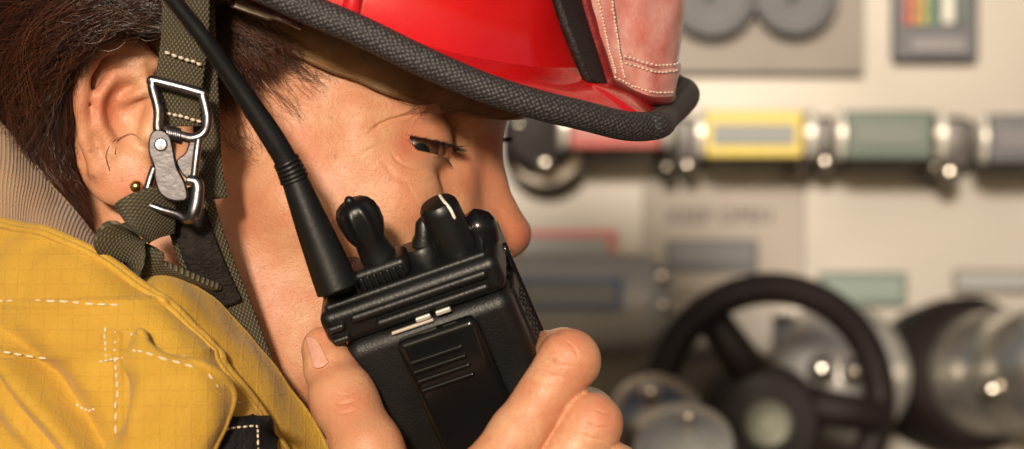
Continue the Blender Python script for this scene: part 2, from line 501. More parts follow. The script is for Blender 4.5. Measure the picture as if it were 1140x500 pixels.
def poly_dist(px, py, pts):
    """distance in photo px to a polyline, and the parameter along it"""
    best = np.full(px.shape, 1e9); tt = np.zeros(px.shape); m = len(pts) - 1
    for i in range(m):
        a = np.array(pts[i], float); b = np.array(pts[i+1], float); ab = b - a
        t = np.clip(((px - a[0]) * ab[0] + (py - a[1]) * ab[1]) / (ab @ ab), 0, 1)
        dd = np.hypot(px - a[0] - t*ab[0], py - a[1] - t*ab[1]); x = dd < best
        best[x] = dd[x]; tt[x] = (i + t[x]) / m
    return best, tt
def crease(V, N, lines, near):
    px, py = proj(V); D = np.zeros(len(V))
    for pts, wd, dp in lines:
        P = [tuple(q) for q in spline([(a, b, 0) for a, b in pts], 14)[:, :2]]
        d, t = poly_dist(px, py, P)
        D -= dp * np.exp(-(d / wd) ** 2) * np.clip(np.sin(np.pi * np.clip(t, .02, .98)) * 1.6, 0, 1)
    return V + N * (D * near)[:, None]
VA = np.concatenate([V1, V2, V3]); FA = np.concatenate([F1, F2 + len(V1), F3 + len(V1) + len(V2)])
body_me = np_mesh('body', VA, FA)
def refine(me, test):
    """split the faces that carry fine creases"""
    n = len(me.polygons); c = np.empty(n*3, np.float32); me.polygons.foreach_get('center', c); nn = np.empty(n*3, np.float32); me.polygons.foreach_get('normal', nn)
    c = c.reshape(-1, 3); nn = nn.reshape(-1, 3); x, y = proj(c); sel = np.nonzero(test(x, y, c, nn))[0]
    bm = bmesh.new(); bm.from_mesh(me); bm.faces.ensure_lookup_table(); es = set()
    for i in sel: es.update(bm.faces[i].edges)
    bmesh.ops.subdivide_edges(bm, edges=list(es), cuts=1, use_grid_fill=True, smooth=.0); bm.to_mesh(me); bm.free()
inb = lambda x, y, X0, Y0, X1, Y1: (x > X0) & (x < X1) & (y > Y0) & (y < Y1)
refine(body_me, lambda x, y, c, n: (n[:, 1] < .2) & (c[:, 1] < .05) & (inb(x, y, 385, 100, 540, 270) | inb(x, y, 360, 420, 410, 475) | inb(x, y, 580, 370, 700, 500)))
refine(body_me, lambda x, y, c, n: (n[:, 1] < .2) & (c[:, 1] < .04) & inb(x, y, 405, 115, 512, 215))
nv_ = len(body_me.vertices); VA = np.empty(nv_*3); body_me.vertices.foreach_get('co', VA); VA = VA.reshape(-1, 3)
NA = np.empty(nv_*3, np.float32); body_me.vertex_normals.foreach_get('vector', NA); NA = NA.reshape(-1, 3)
def to_head(P):
    d = P - HO; return np.stack([d[:, 0]*cps - d[:, 1]*sps, -d[:, 0]*sps - d[:, 1]*cps, d[:, 2]], 1) * 1000
lp = to_head(VA); mE = (np.linalg.norm(lp - EYEC, axis=1) < 21) & (VA[:, 1] < .03)
for _ in range(4):                                     # settle the split faces back onto the true lid shape
    q = to_head(VA[mE]); g = np.stack([head_sdf(q + np.eye(3)[i]*.05) - head_sdf(q - np.eye(3)[i]*.05) for i in range(3)], 1) / .1
    q = q - g * np.clip(head_sdf(q), -.5, .5)[:, None] * .8 / (np.linalg.norm(g, axis=1)[:, None] + .2); VA[mE] = head_to_world(q)
body_me.vertices.foreach_set('co', VA.astype(np.float32).ravel()); body_me.update(); body_me.vertex_normals.foreach_get('vector', NA0 := np.empty(nv_*3, np.float32)); NA = NA0.reshape(-1, 3)
pxa, pya = proj(VA); facing = np.clip(-NA[:, 1] * 1.5, 0, 1)
isF = (VA[:, 1] < -.042) & (pxa > 335) & (pya > 350); isH = ~isF & (VA[:, 2] > EYE - .10)
VA = crease(VA, NA, [
    ([(408, 150), (422, 139), (440, 132), (470, 127), (494, 129)], 2.0, .00075),
    ([(418, 146), (436, 139), (460, 136)], 1.8, .00008),
    ([(432, 166), (445, 181), (465, 188), (492, 183)], 2.4, .00030),
    ([(424, 176), (440, 196), (465, 204), (498, 196)], 3.4, .00022),
    ([(445, 186), (462, 194), (486, 192)], 1.4, .00011),
    ([(432, 160), (418, 163), (400, 174)], 2.3, .00008),
    ([(430, 154), (412, 150), (392, 151)], 2.3, .00007),
    ([(432, 168), (418, 180), (404, 197)], 2.3, .00007),
    ([(424, 160), (408, 168), (394, 182)], 1.7, .00003),
    ([(452, 200), (462, 222), (476, 244)], 2.0, .00011),
    ([(400, 118), (440, 112), (480, 116)], 5.2, .00008),
    ([(532, 258), (520, 266), (518, 290)], 4, .00026),
    ([(395, 150), (370, 138), (345, 140)], 3.1, .00003),
], facing * isH * (VA[:, 1] < .045))
VA = crease(VA, NA, [
    ([(590, 408), (606, 415), (628, 421)], 1.6, .00029), ([(600, 398), (618, 405), (638, 408)], 1.6, .00025),
    ([(584, 420), (600, 428), (616, 431)], 1.6, .00020), ([(626, 378), (638, 386), (645, 400)], 1.6, .00020), ([(612, 386), (628, 395), (642, 398)], 1.3, .00014),
    ([(650, 470), (664, 476), (682, 475)], 1.6, .00029), ([(645, 482), (660, 488), (678, 489)], 1.6, .00025), ([(660, 454), (672, 460), (688, 462)], 1.5, .00020),
    ([(366, 446), (380, 450), (396, 446)], 1.8, .00029), ([(364, 456), (380, 461), (398, 456)], 1.8, .00025), ([(370, 437), (384, 440), (396, 437)], 1.5, .00014),
    ([(337, 376), (345, 394), (349, 412)], 1.6, .00020), ([(351, 413), (360, 410), (368, 403)], 1.6, .00025),
], facing * isF)
fz = np.array([noise.noise(Vector(p) * 130) * .00022 + noise.noise(Vector(p) * 45) * .0004 if f else 0 for p, f in zip(VA.tolist(), (isH | isF).tolist())])
VA = VA + NA * fz[:, None]
body_me.vertices.foreach_set('co', VA.astype(np.float32).ravel()); body_me.update()
# blood near the surface: ear, nose tip, cheek, lips, knuckles
px, py = proj(VA); red = np.zeros(len(VA)); lip = np.zeros(len(VA))
def blob(x, y, r, v, m=None):
    g = v * np.exp(-((px-x)**2 + (py-y)**2) / (r*r)); return g if m is None else g * m
for x, y, r, v in [(120, 118, 26, .9), (110, 60, 26, .3), (140, 200, 26, .35), (585, 260, 22, .8), (540, 275, 26, .6), (545, 200, 30, .4), (470, 132, 22, .5),
                   (440, 185, 28, .35), (390, 220, 50, .2), (280, 240, 70, .25), (290, 110, 50, .25), (455, 160, 14, .8)]:
    red += blob(x, y, r, v, isH)
for x, y, r, v in [(636, 386, 28, .5), (668, 466, 26, .5), (356, 372, 18, .5), (388, 448, 20, .35), (600, 470, 20, .2)]: red += blob(x, y, r, v, isF)
d_, _ = poly_dist(px, py, [(505, 345), (530, 336), (560, 332)]); lip = np.exp(-(d_/12)**2) * isH * (px > 500)
red = np.clip(red + lip * .8, 0, 1)
ca = body_me.attributes.new('blood', 'FLOAT', 'POINT'); ca.data.foreach_set('value', red.astype(np.float32))

s = NT('skin')
big = s.noise(14, 4, .6); mid = s.noise(70, 6, .65); fine = s.noise(900, 3, .6)
att = s.n('Attribute'); att.attribute_name = 'blood'
col = s.ramp(big, [(.30, (.46, .215, .112)), (.68, (.66, .375, .215))])
col = s.mix(s.ramp(mid, [(.38, (0,)*3), (.66, (.95,)*3)]), col, (.50, .195, .10))
col = s.mix(s.math('MULTIPLY', att.outputs['Fac'], .9), col, (.50, .135, .075))
fr = s.n('TexVoronoi'); fr.inputs['Scale'].default_value = 210; tc = s.n('TexCoord'); s.l(tc.outputs['Object'], fr.inputs['Vector'])
fm = s.math('MULTIPLY', s.ramp(fr.outputs['Distance'], [(.10, (1,)*3), (.24, (0,)*3)]), s.ramp(s.noise(45, 2), [(.52, (0,)*3), (.66, (.55,)*3)]))
col = s.mix(fm, col, (.30, .125, .06))
pores = s.n('TexVoronoi'); pores.inputs['Scale'].default_value = 1150; s.l(tc.outputs['Object'], pores.inputs['Vector'])
pd = s.ramp(pores.outputs['Distance'], [(.0, (0,)*3), (.45, (1,)*3)])
col = s.mix(s.math('MULTIPLY', s.math('SUBTRACT', 1.0, pd), .5), col, (.42, .17, .08))
s.set(Base_Color=col, Subsurface_Weight=.16, Subsurface_Scale=.0035, Roughness=s.ramp(mid, [(.3, (.33,)*3), (.7, (.52,)*3)]))
s.b.inputs['Subsurface Radius'].default_value = (1.0, .35, .18)
s.b.inputs['Specular IOR Level'].default_value = .42
b1 = s.n('Bump'); b1.inputs['Distance'].default_value = .00034; b1.inputs['Strength'].default_value = .8; s.l(s.noise(520, 6, .7), b1.inputs['Height'])
s.bump(pd, .00010, .8, b1.outputs[0])
M_skin = s.m

person = empty('person', (float(HO[0]), float(HO[1]), 0))
tag(person, 'person with dark curly hair, head bowed in profile, holding a radio to the mouth', 'person')
body = link_mesh('body', body_me, M_skin, person)
bvh = BVHTree.FromPolygons(V1.tolist(), F1.tolist())
bvh2 = BVHTree.FromPolygons(V2.tolist(), F2.tolist())
CAMP = Vector((0, -1, EYE))
def on_head(px_, py_, lift=0.0, b=None):
    """the point of the head seen at a photo position, lifted towards the camera"""
    d = (at(px_, py_, 0) - CAMP).normalized()
    hit = (b or bvh).ray_cast(CAMP, d)
    if hit[0] is None: return None
    return hit[0] + hit[1] * lift
# ------------------------------------------------------------------ eye, lashes, brow, nail, hair, earring
EC = CW(455, 158, 33)
def hdir(v): 
    v = np.array(v, float) / 1000; return Vector((v[0]*cps - v[1]*sps, -v[0]*sps - v[1]*cps, v[2])).normalized()
gz = hdir(GAZE)
def ball(name, c, r, m, parent, u=48, v=32, M=None):
    bm = bmesh.new(); bmesh.ops.create_uvsphere(bm, u_segments=u, v_segments=v, radius=r)
    for q in bm.verts:
        if M is not None: q.co = M @ q.co
        q.co = q.co + Vector(c)
    me = bpy.data.meshes.new(name); bm.to_mesh(me); bm.free(); return link_mesh(name, me, m, parent)
s = NT('eye')
g = s.n('Attribute'); g.attribute_name = 'gaze'
col = s.ramp(g.outputs['Fac'], [(.0, (.20, .11, .085)), (.76, (.26, .17, .13)), (.79, (.045, .022, .014)), (.96, (.10, .05, .025)), (.972, (.004,)*3)])
s.set(Base_Color=col, Roughness=.34, Coat_Weight=.0, Coat_Roughness=.03); M_eye = s.m
def make_eye(c):
    bm = bmesh.new(); bmesh.ops.create_uvsphere(bm, u_segments=128, v_segments=96, radius=.0122)
    al = []
    for v in bm.verts:
        a = v.co.normalized().dot(gz); 
        if a > .86: v.co *= 1 + .09 * min(1, (a - .86) / .1)
        al.append(max(0, a)); v.co += c
    me = bpy.data.meshes.new('eye'); bm.to_mesh(me); bm.free()
    at_ = me.attributes.new('gaze', 'FLOAT', 'POINT'); at_.data.foreach_set('value', al)
    return link_mesh('eye', me, M_eye, person)
make_eye(EC)
hl = C(455, 158, 33); hl[1] *= -1
make_eye(Vector(head_to_world(hl[None])[0]))

random.seed(5); np.random.seed(5)
def strand_mesh(name, curves, m, parent, seg=3):
    """curves: (points (n,3), radius); tapered tubes merged, one mesh for one head of hair"""
    Vs, Fs, Cs = [], [], []; o = 0
    for P, r, tone in curves:
        P = np.asarray(P); n = len(P)
        T = np.gradient(P, axis=0); T /= np.linalg.norm(T, axis=1)[:, None] + 1e-12
        A = np.cross(T, np.array([0.13, 1.0, .21])); A /= np.linalg.norm(A, axis=1)[:, None] + 1e-12; Bn = np.cross(T, A)
        rr = r * np.sqrt(np.clip(1 - np.linspace(0, 1, n) ** 3, .03, 1))
        ring = [P + (A*math.cos(a) + Bn*math.sin(a)) * rr[:, None] for a in [2*math.pi*k/seg for k in range(seg)]]
        Vs.append(np.stack(ring, 1).reshape(-1, 3))
        i = np.arange(n-1)[:, None]*seg + np.arange(seg)[None]; j = np.arange(n-1)[:, None]*seg + (np.arange(seg)[None]+1) % seg
        Fs.append(np.stack([i, j, j+seg, i+seg], -1).reshape(-1, 4) + o); o += n*seg; Cs.append(np.full(n*seg, tone))
    me = np_mesh(name, np.concatenate(Vs), np.concatenate(Fs))
    a = me.attributes.new('tone', 'FLOAT', 'POINT'); a.data.foreach_set('value', np.concatenate(Cs).astype(np.float32))
    return link_mesh(name, me, m, parent)
def hair_mat(name, c0, c1, rough=.38):
    s = NT(name); g = s.n('Attribute'); g.attribute_name = 'tone'
    s.set(Base_Color=s.ramp(g.outputs['Fac'], [(0, c0), (1, c1)]), Roughness=rough)
    s.b.inputs['Specular IOR Level'].default_value = .6; return s.m
M_hair = hair_mat('dark brown hair', (.013, .0045, .003), (.14, .045, .019), .3)
M_lash = hair_mat('lash', (.004, .003, .002), (.012, .007, .005), .5)
M_fuzz = hair_mat('down', (.10, .05, .025), (.30, .16, .08))

lash = []
def lid_point(phi, up, r):
    e1 = unit(np.array([1., 0, 0]) - LIDU * LIDU[0]); e2 = unit(np.array([0, 1., 0]) - LIDU * LIDU[1] - e1 * e1[1])
    rr = math.sqrt(r*r - up*up); return EYEC + LIDU * up + (e1 * math.cos(phi) + e2 * math.sin(phi)) * rr
for i in range(150):                                   # upper lashes, along the lid edge
    ph = R(-35 + 138 * i / 149 + random.gauss(0, 1)); p0 = lid_point(ph, .1, 14.5); rad_ = unit(p0 - EYEC)
    d = unit(rad_ + np.array([.25, .1, -.62 + random.gauss(0, .1)]) + np.random.normal(0, .15, 3)); L = random.uniform(3.5, 7.5)
    pts = np.array([p0 + d*L*q + np.array([.3, .3, 1.7])*q*q for q in np.linspace(-.05, 1, 8)])
    lash.append((head_to_world(pts), .000075, random.random()))
lash2 = []
for i in range(60):                                    # lower lashes
    ph = R(-20 + 112 * i / 59 + random.gauss(0, 1)); p0 = lid_point(ph, -4.2, 14.0); rad_ = unit(p0 - EYEC)
    d = unit(rad_ + np.array([.1, .1, -.8 + random.gauss(0, .2)])); pts = np.array([p0 + d*3.0*random.uniform(.6, 1)*q for q in np.linspace(-.05, 1, 5)])
    lash2.append((head_to_world(pts), .00005, random.random()))
strand_mesh('eyelashes', lash2, M_lash, person)
strand_mesh('eyelashes', lash, M_lash, person); lash = []
for i in range(26):                                    # far lashes peeping past the bridge of the nose
    p0 = CW(545, 156, -27) + Vector((random.gauss(0, .0004), 0, random.gauss(0, .0004)))
    d = Vector((1, random.uniform(-.2, .2), random.uniform(-.16, .05))).normalized()
    lash.append((np.array([tuple(p0 + d*.0085*q + Vector((0, 0, .0008))*q*q) for q in np.linspace(0, 1, 6)]), .00010, random.random()))
strand_mesh('eyelashes', lash, M_lash, person)
brow = []
for i in range(190):                                   # eyebrow, mostly under the helmet band
    t = .3 + .7*random.random(); x = 420 + 125 * t; y = 122 - 5 * math.sin(math.pi * t) + random.gauss(0, 3.2) + 4 * t
    p0 = on_head(x, y, .0)
    if p0 is None: continue
    d = Vector((-.8 + .5 * t + random.gauss(0, .2), -.25, .2 - .5 * (1 - t) + random.gauss(0, .15))).normalized()
    brow.append((np.array([tuple(p0 + d*.0065*q - Vector((0, -.0012, 0))*q*q) for q in np.linspace(-.05, 1, 6)]), .00007, random.random()*.8))
strand_mesh('eyebrow', brow, M_hair, person)

# thumb nail
s = NT('nail'); s.set(Base_Color=s.ramp(s.noise(300, 2), [(.3, (.58, .29, .20)), (.7, (.64, .34, .25))]), Roughness=.22, Subsurface_Weight=.1, Subsurface_Scale=.002)
s.b.inputs['Coat Weight'].default_value = .3; M_nail = s.m
rows = []
for a in (0, .25, .5, .75, 1):
    q = []
    for b in (0, .33, .66, 1):
        r1 = 4 * b * (1 - b) * 3 * (1 - 2*a)
        x = (341 + 15*b) * (1-a) + (351 + 15*b) * a + .35 * r1; y = (376 + 8*b) * (1-a) + (410 - 6*b) * a - r1
        p = on_head(x, y, .0004, bvh2)
        q.append(p)
    rows.append(q)
ok = [p for r_ in rows for p in r_ if p is not None]
for r_ in rows:
    for i in range(4):
        if r_[i] is None:
            nb_ = [p for p in r_ if p is not None] or ok[:1]; r_[i] = nb_[0] + Vector((-.0012 * (1 if i == 0 else .5), .0012, 0))
thumb_nail, _ = patch('thumbnail', rows, 14, 20, M_nail, person, thick=.0006)

# ---- hair
def blend(a, b, t, n):
    A = spline([(x, y, z) for x, y, z in a], n); B = spline([(x, y, z) for x, y, z in b], n); return A * (1-t) + B * t
def head_hair(sets, n, kink, r0, lift, spread):
    out = []
    for q in range(n):
        g = random.choice(sets); i = random.randrange(len(g) - 1); t = random.random()
        m = 26; P = blend(g[i], g[i+1], t, m)
        L = random.uniform(.55, 1.0); st = random.uniform(0, 1 - L) if random.random() < .5 else 0
        idx = np.linspace(st * (m-1), (st + L) * (m-1), m); P = np.stack([np.interp(idx, np.arange(m), P[:, k]) for k in range(3)], 1)
        cl = int(t * 9) + 10 * i + random.randrange(2) * 50; rs = np.random.RandomState(cl + 7); ph = rs.uniform(0, 6.28, 4); fr_ = rs.uniform(.9, 2.1, 2)
        u = np.linspace(0, 1, m); ph = ph + np.random.normal(0, .16, 4)
        k_ = kink * (0.3 + u)
        dx = k_ * np.sin(fr_[0]*6.28*u + ph[0]) + k_*.5 * np.sin(fr_[1]*11*u + ph[1]); dy = k_ * np.sin(fr_[0]*6.28*u + ph[2]) + k_*.4*np.sin(fr_[1]*9*u + ph[3])
        off = np.random.normal(0, spread, 2)
        dep = np.random.uniform(-lift, 0)
        pts = []
        for j in range(m):
            pts.append(tuple(at(P[j, 0] + dx[j] + off[0], P[j, 1] + dy[j] + off[1], P[j, 2] + dep + .0016*math.sin(fr_[0]*6.28*u[j] + ph[1]))))
        out.append((np.array(pts), r0 * random.uniform(.7, 1.25), float(np.clip(rs.uniform(0, .75) ** 1.4 + random.gauss(0, .12), 0, 1))))
    return out
# guides: photo x, photo y, depth
GB = [[(190, -60, -.035), (110, -40, -.04), (20, 0, -.03), (-60, 60, -.01), (-90, 140, .0)],
      [(205, -34, -.042), (130, -16, -.048), (55, 20, -.043), (-10, 80, -.03), (-30, 160, -.02)],
      [(210, -10, -.044), (150, 8, -.050), (85, 40, -.048), (35, 100, -.038), (20, 170, -.03)],
      [(215, 10, -.044), (170, 20, -.050), (100, 10, -.044), (62, 66, -.034), (40, 160, -.026)],
      [(215, 22, -.044), (182, -8, -.046), (118, 3, -.036), (68, 56, -.024), (62, 190, -.014)]]
GN = [[(20, 60, -.030), (20, 120, -.030), (30, 170, -.028), (60, 210, -.024), (90, 250, -.020)],
      [(50, 60, -.034), (44, 120, -.032), (52, 170, -.028), (68, 205, -.024), (88, 250, -.020)],
      [(70, 90, -.026), (64, 140, -.022), (68, 180, -.020), (80, 215, -.018), (98, 262, -.016)]]
def hug(g, lift=.003):
    o = []
    for x, y in g:
        p = on_head(x, y, lift); o.append((x, y, p.y if p is not None else -.03))
    return o
GF = [hug([(190, -20), (200, 20), (212, 60), (226, 100), (240, 135)]), hug([(205, -20), (225, 20), (248, 55), (268, 90), (282, 120)]),
      hug([(215, -20), (245, 10), (275, 35), (300, 60), (318, 86)]), hug([(225, -25), (265, 0), (300, 22), (325, 42), (345, 62)])]
H = head_hair([GB], 5000, 15.0, .0001, .012, 4) + head_hair([GN], 1500, 6, .00007, .007, 5) + head_hair([GF], 2300, 3.5, .00008, .003, 5)
def wisps(paths, n, kink):
    out = []
    for _ in range(n):
        g = random.choice(paths); g = hug([(x + random.gauss(0, 7), y + random.gauss(0, 7)) for x, y in g], .0015 + random.random() * .002)
        P = spline(g, 20); u = np.linspace(0, 1, 20); a, b = random.uniform(0, 6), random.uniform(1, 2.2)
        pts = [tuple(at(P[j, 0] + kink*u[j]*math.sin(a + b*6.28*u[j]), P[j, 1] + kink*u[j]*math.cos(a + b*5*u[j]), P[j, 2])) for j in range(20)]
        out.append((np.array(pts), .00005 * random.uniform(.8, 1.3), .3 + .7*random.random()))
    return out
H += wisps([[(280, 60), (300, 90), (318, 112), (330, 128)], [(250, 90), (262, 120), (275, 145), (268, 172)], [(290, 50), (322, 70), (345, 86), (350, 100)],
            [(240, 110), (248, 140), (262, 160), (285, 172)], [(262, 95), (285, 118), (300, 140), (296, 165)], [(300, 60), (330, 72), (350, 78), (372, 82)]], 110, 9)
H += wisps([[(72, 170), (70, 200), (78, 225), (88, 250)], [(60, 180), (62, 205), (70, 230), (84, 250)], [(80, 200), (84, 225), (96, 245), (104, 270)]], 50, 6)
for c_ in [[(128, 172), (132, 156), (146, 149), (158, 156)], [(122, 190), (118, 172), (128, 156), (144, 150)]]:
    g = hug(c_, .001); H.append((np.array([tuple(at(*q)) for q in spline(g, 24)]), .00012, .1))
H += head_hair([GB], 420, 19.0, .00013, .002, 9)
hair = strand_mesh('hair', H, M_hair, person)
# the darker mass the strands grow from
def under_sdf(P):
    p = P
    d = ell(p, C(215, -20, 0), (96, 77.5, 90)); 
    d = smin(d, ell(p, C(30, 110, 0), (50, 66, 55)), 20)
    d = smax(d, -ell(p, C(138, 135, 86), (29, 26, 38)), 3)
    fr2 = (p - C(322, 60, 60)) @ np.array([.80, .0, -.60]); d = smax(d, fr2, 6)
    lo2 = -(p - C(60, 215, 60)) @ np.array([-.3, 0, 1.0]) ; d = smax(d, lo2, 8)
    return smax(d, (p[..., 2] - 70), 4)
Vu, Fu = surface_net(under_sdf, (-140, -95, -90), (120, 95, 90), 2.5)
M_under = simple('hair roots', (.020, .008, .005), .7, 0, .3, 400, .0006, 900)
link_mesh('hair_roots', np_mesh('hair_roots', head_to_world(Vu), Fu[:, ::-1].copy()), M_under, hair)

M_gold = simple('gold', (.80, .56, .22), .22, 1.0, .1, 300)
pe = on_head(152, 207, .0012) or at(152, 207, -.035)
earring = empty('earring', pe); tag(earring, 'small gold ball earring in the ear lobe below the buckle', 'earring')
ball('ball', pe, .0021, M_gold, earring, 24, 16)
tube('post', [pe, pe + Vector((0, .006, 0))], .0004, M_gold, earring, 8)
# ------------------------------------------------------------------ helmet
helmet = empty('fire_helmet', CW(330, -20, 0)); tag(helmet, 'glossy red fire helmet with a black edge trim and a leather front shield', 'helmet')
s = NT('red gloss')
nz = s.noise(25, 4)
s.set(Base_Color=s.mix(s.ramp(s.noise(700, 6, .8), [(.62, (0,)*3), (.80, (.30,)*3)]), s.ramp(nz, [(.3, (.46, .006, .008)), (.7, (.58, .010, .010))]), (.55, .16, .12)), Roughness=s.ramp(s.noise(500, 6, .75), [(.35, (.14,)*3), (.75, (.34,)*3)]), Coat_Weight=.55, Coat_Roughness=.06)
s.bump(s.noise(220, 3), .00006, .5); M_red = s.m
s = NT('black rubber trim')
h = uv_wave(s, 2*math.pi/.0042, 2*math.pi/.0030, 'basket')
c = s.n('TexCoord'); mp = s.n('Mapping'); mp.inputs['Rotation'].default_value = (0, 0, R(38)); s.l(c.outputs['UV'], mp.inputs[0])
vo = s.n('TexVoronoi'); vo.inputs['Scale'].default_value = 720; vo.inputs['Randomness'].default_value = .35; s.l(mp.outputs[0], vo.inputs['Vector'])
hb = s.ramp(vo.outputs['Distance'], [(.15, (1,)*3), (.62, (0,)*3)])
s.set(Base_Color=s.ramp(hb, [(.2, (.022, .019, .019)), (.9, (.060, .054, .052))]), Roughness=.56)
s.bump(hb, .00032, 1.0); M_trim = s.m
M_brimtop = simple('brim top red', (.085, .010, .009), .4, 0, .2, 60, .0001, 500, coat=.4)
s = NT('leather band')
n1 = s.noise(60, 6, .7); n2 = s.noise(500, 4)
s.set(Base_Color=s.ramp(n1, [(.32, (.13, .060, .022)), (.6, (.24, .125, .05)), (.8, (.36, .20, .09))]), Roughness=s.ramp(n2, [(.3, (.45,)*3), (.7, (.7,)*3)]))
s.bump(n2, .0004, .8); M_band = s.m

ROLL = math.tan(R(8.5))
BP = [(60, -82), (120, -72), (200, -50), (290, -14), (340, 9), (400, 34), (470, 68), (540, 98), (600, 117), (650, 129), (690, 139), (716, 141), (734, 138)]
def l_near(px_): return 118 * math.sqrt(max(0, 1 - (max(0, px_ - 150) / 612.0) ** 2.15))
near_pts = []; prev = None
for x, y in BP: near_pts.append(C(x, y, l_near(x)))
near_pts = np.array(near_pts)
tip = C(741, 131, -8)
far = []
for q in near_pts[::-1]:
    far.append(np.array([q[0], -q[1], q[2] + 2 * q[1] * ROLL]))
back = [np.array([-75., -62, far[-1][2] + 18]), np.array([-100., 0, near_pts[0][2] + 26]), np.array([-75., 62, near_pts[0][2] + 12])]
loop = [*near_pts, tip, *far[1:], *back]
LP = spline(loop, 420, closed=True)
LW = head_to_world(LP)
V, F, UV = tube_data(LW, .0048, 20, closed=True)
V = np.array(V).reshape(420, 20, 3)
pymesh('edge_trim', V.reshape(-1, 3), F, M_trim, helmet, True, UV)
# brim sheet from the trim in to the shell, shell above it; helmet frame axes in head space
cen = np.array([float((near_pts[:, 0].max() + -100) / 2), 0, 0])
fw = LP[np.argmax(LP[:, 0])] - LP[np.argmin(LP[:, 0])]; fw = unit(fw); rt = unit(np.array([0, 1.0, -ROLL])); rt = unit(rt - fw * rt.dot(fw)); upv = np.cross(fw, rt); upv = upv if upv[2] > 0 else -upv
O3 = LP.mean(0)
SHC = C(308, 0, 0); SHC = O3 + fw * ((SHC - O3) @ fw)
def shell_pt(th, hgt, out=0.0):
    """th 0 = front; hgt 0..1 up the dome"""
    base_f, base_l, H_ = 111.0, 97.0, 150.0
    fl = 9 * math.exp(-hgt * 14)
    k = math.sqrt(max(0, 1 - (hgt ** 2.3)))
    se = lambda x: math.copysign(abs(x) ** .74, x)
    a = (base_f * k + fl + out) * se(math.cos(th)); b = (base_l * k + fl + out) * se(math.sin(th))
    return SHC + fw * a + rt * b + upv * (H_ * hgt)
nt, nh = 160, 60
hs = [math.sin(i/(nh-1)*math.pi/2) ** 1.15 for i in range(nh)]
Vh = [shell_pt(2*math.pi*t/nt, h_ * .9999) for h_ in hs for t in range(nt)]
Fh = [(j*nt+i, j*nt+(i+1) % nt, (j+1)*nt+(i+1) % nt, (j+1)*nt+i) for j in range(nh-1) for i in range(nt)]
pymesh('shell', head_to_world(np.array(Vh)), Fh, M_red, helmet)
# raised ridges running over the shell
def ridge(th0, h0, h1, r):
    P = [shell_pt(th0, h_, .5) for h_ in np.linspace(h0, h1, 40)]
    return tube_data(head_to_world(np.array(P)), r/1000, 10)
V, F, UV = merge([ridge(R(a), .0, .98, 3.0) for a in (62, -62, 118, -118, 180)])
pymesh('ridges', V, F, M_red, helmet)
# brim surface
Vb = []; nb2 = 14; idx = np.linspace(0, 420, 200, endpoint=False).astype(int)
shell_base = np.array([shell_pt(2*math.pi*t/720, 0.0) for t in range(720)])
for j in range(nb2):
    t = j / (nb2 - 1)
    for i in idx:
        p = LP[i]; v = p - SHC; th = math.atan2((v @ rt) / 97.0, (v @ fw) / 111.0); q = shell_pt(th, .012, -3)
        Vb.append(p * (1-t) + q * t + upv * 3.0 * math.sin(math.pi * t) * .5)
m_ = len(idx); Fb = [(j*m_+i, j*m_+(i+1) % m_, (j+1)*m_+(i+1) % m_, (j+1)*m_+i) for j in range(nb2-1) for i in range(m_)]
bo = pymesh('brim', head_to_world(np.array(Vb)), Fb, M_red, helmet)
md = bo.modifiers.new('t', 'SOLIDIFY'); md.thickness = .002; md.offset = -1

# front shield: leather plate standing off the shell, stitched, over a black backing
s = NT('red leather with glare')
n1 = s.noise(70, 6, .65); n2 = s.noise(900, 4); n3 = s.noise(260, 5)
col = s.ramp(n1, [(.3, (.56, .15, .12)), (.5, (.70, .29, .24)), (.72, (.80, .48, .42))])  # pink tones put the glare on red leather into its colour
s.set(Base_Color=s.mix(s.ramp(n3, [(.55, (0,)*3), (.75, (.35,)*3)]), col, (.42, .10, .08)), Roughness=s.ramp(n3, [(.3, (.26,)*3), (.7, (.42,)*3)]), Coat_Weight=.7, Coat_Roughness=.18)
s.bump(n2, .00025, .7); M_leather = s.m
M_leather_edge = simple('dark red leather edge', (.15, .010, .009), .35, 0, .25, 200, .0002, 800, coat=.2)
M_black_leather = simple('black leather', (.012, .009, .009), .55, 0, .3, 300, .0004, 1100, spec=.35)
M_thread = simple('pale thread', (.62, .50, .40), .8, 0, .2, 2000)
shield = empty('tmp', (0, 0, 0)); bpy.data.objects.remove(shield)
def SP(x, y, l): return C(x, y, l)
# left edge to nose line of the shield in photo positions (px, py, lateral)
rows_sh = [[SP(626, -120, 44), SP(668, -118, 26), SP(715, -116, 8), SP(752, -116, -12), SP(765, -112, -34)],
           [SP(640, -60, 42), SP(680, -58, 25), SP(724, -54, 8), SP(757, -52, -12), SP(766, -52, -32)],
           [SP(652, 0, 38), SP(690, 4, 23), SP(728, 8, 8), SP(758, 8, -10), SP(764, 6, -28)],
           [SP(666, 50, 34), SP(696, 60, 21), SP(728, 68, 8), SP(752, 66, -9), SP(757, 62, -24)],
           [SP(680, 93, 29), SP(700, 103, 18), SP(722, 110, 8), SP(744, 110, -8), SP(748, 104, -20)]]
rw = [[Vector(head_to_world(p[None])[0]) for p in r_] for r_ in rows_sh]
fs, G = patch('front_shield', rw, 60, 80, M_leather, helmet, thick=.0022,
              disp=lambda p, u, v: .0004 * noise.noise(Vector((u*6, v*9, 1))) + .0014 * math.exp(-((v-.30)/.012)**2*0) * (1 if .2 < u and v < .802 else 0))
rim_pts = [G[j, 0] for j in range(0, 80, 4)] + [G[79, i] for i in range(0, 60, 4)]
tube('shield_rim', [Vector(p) + Vector((-.0004, .0006, 0)) for p in rim_pts], .0023, M_leather_edge, helmet, 8, n=120)
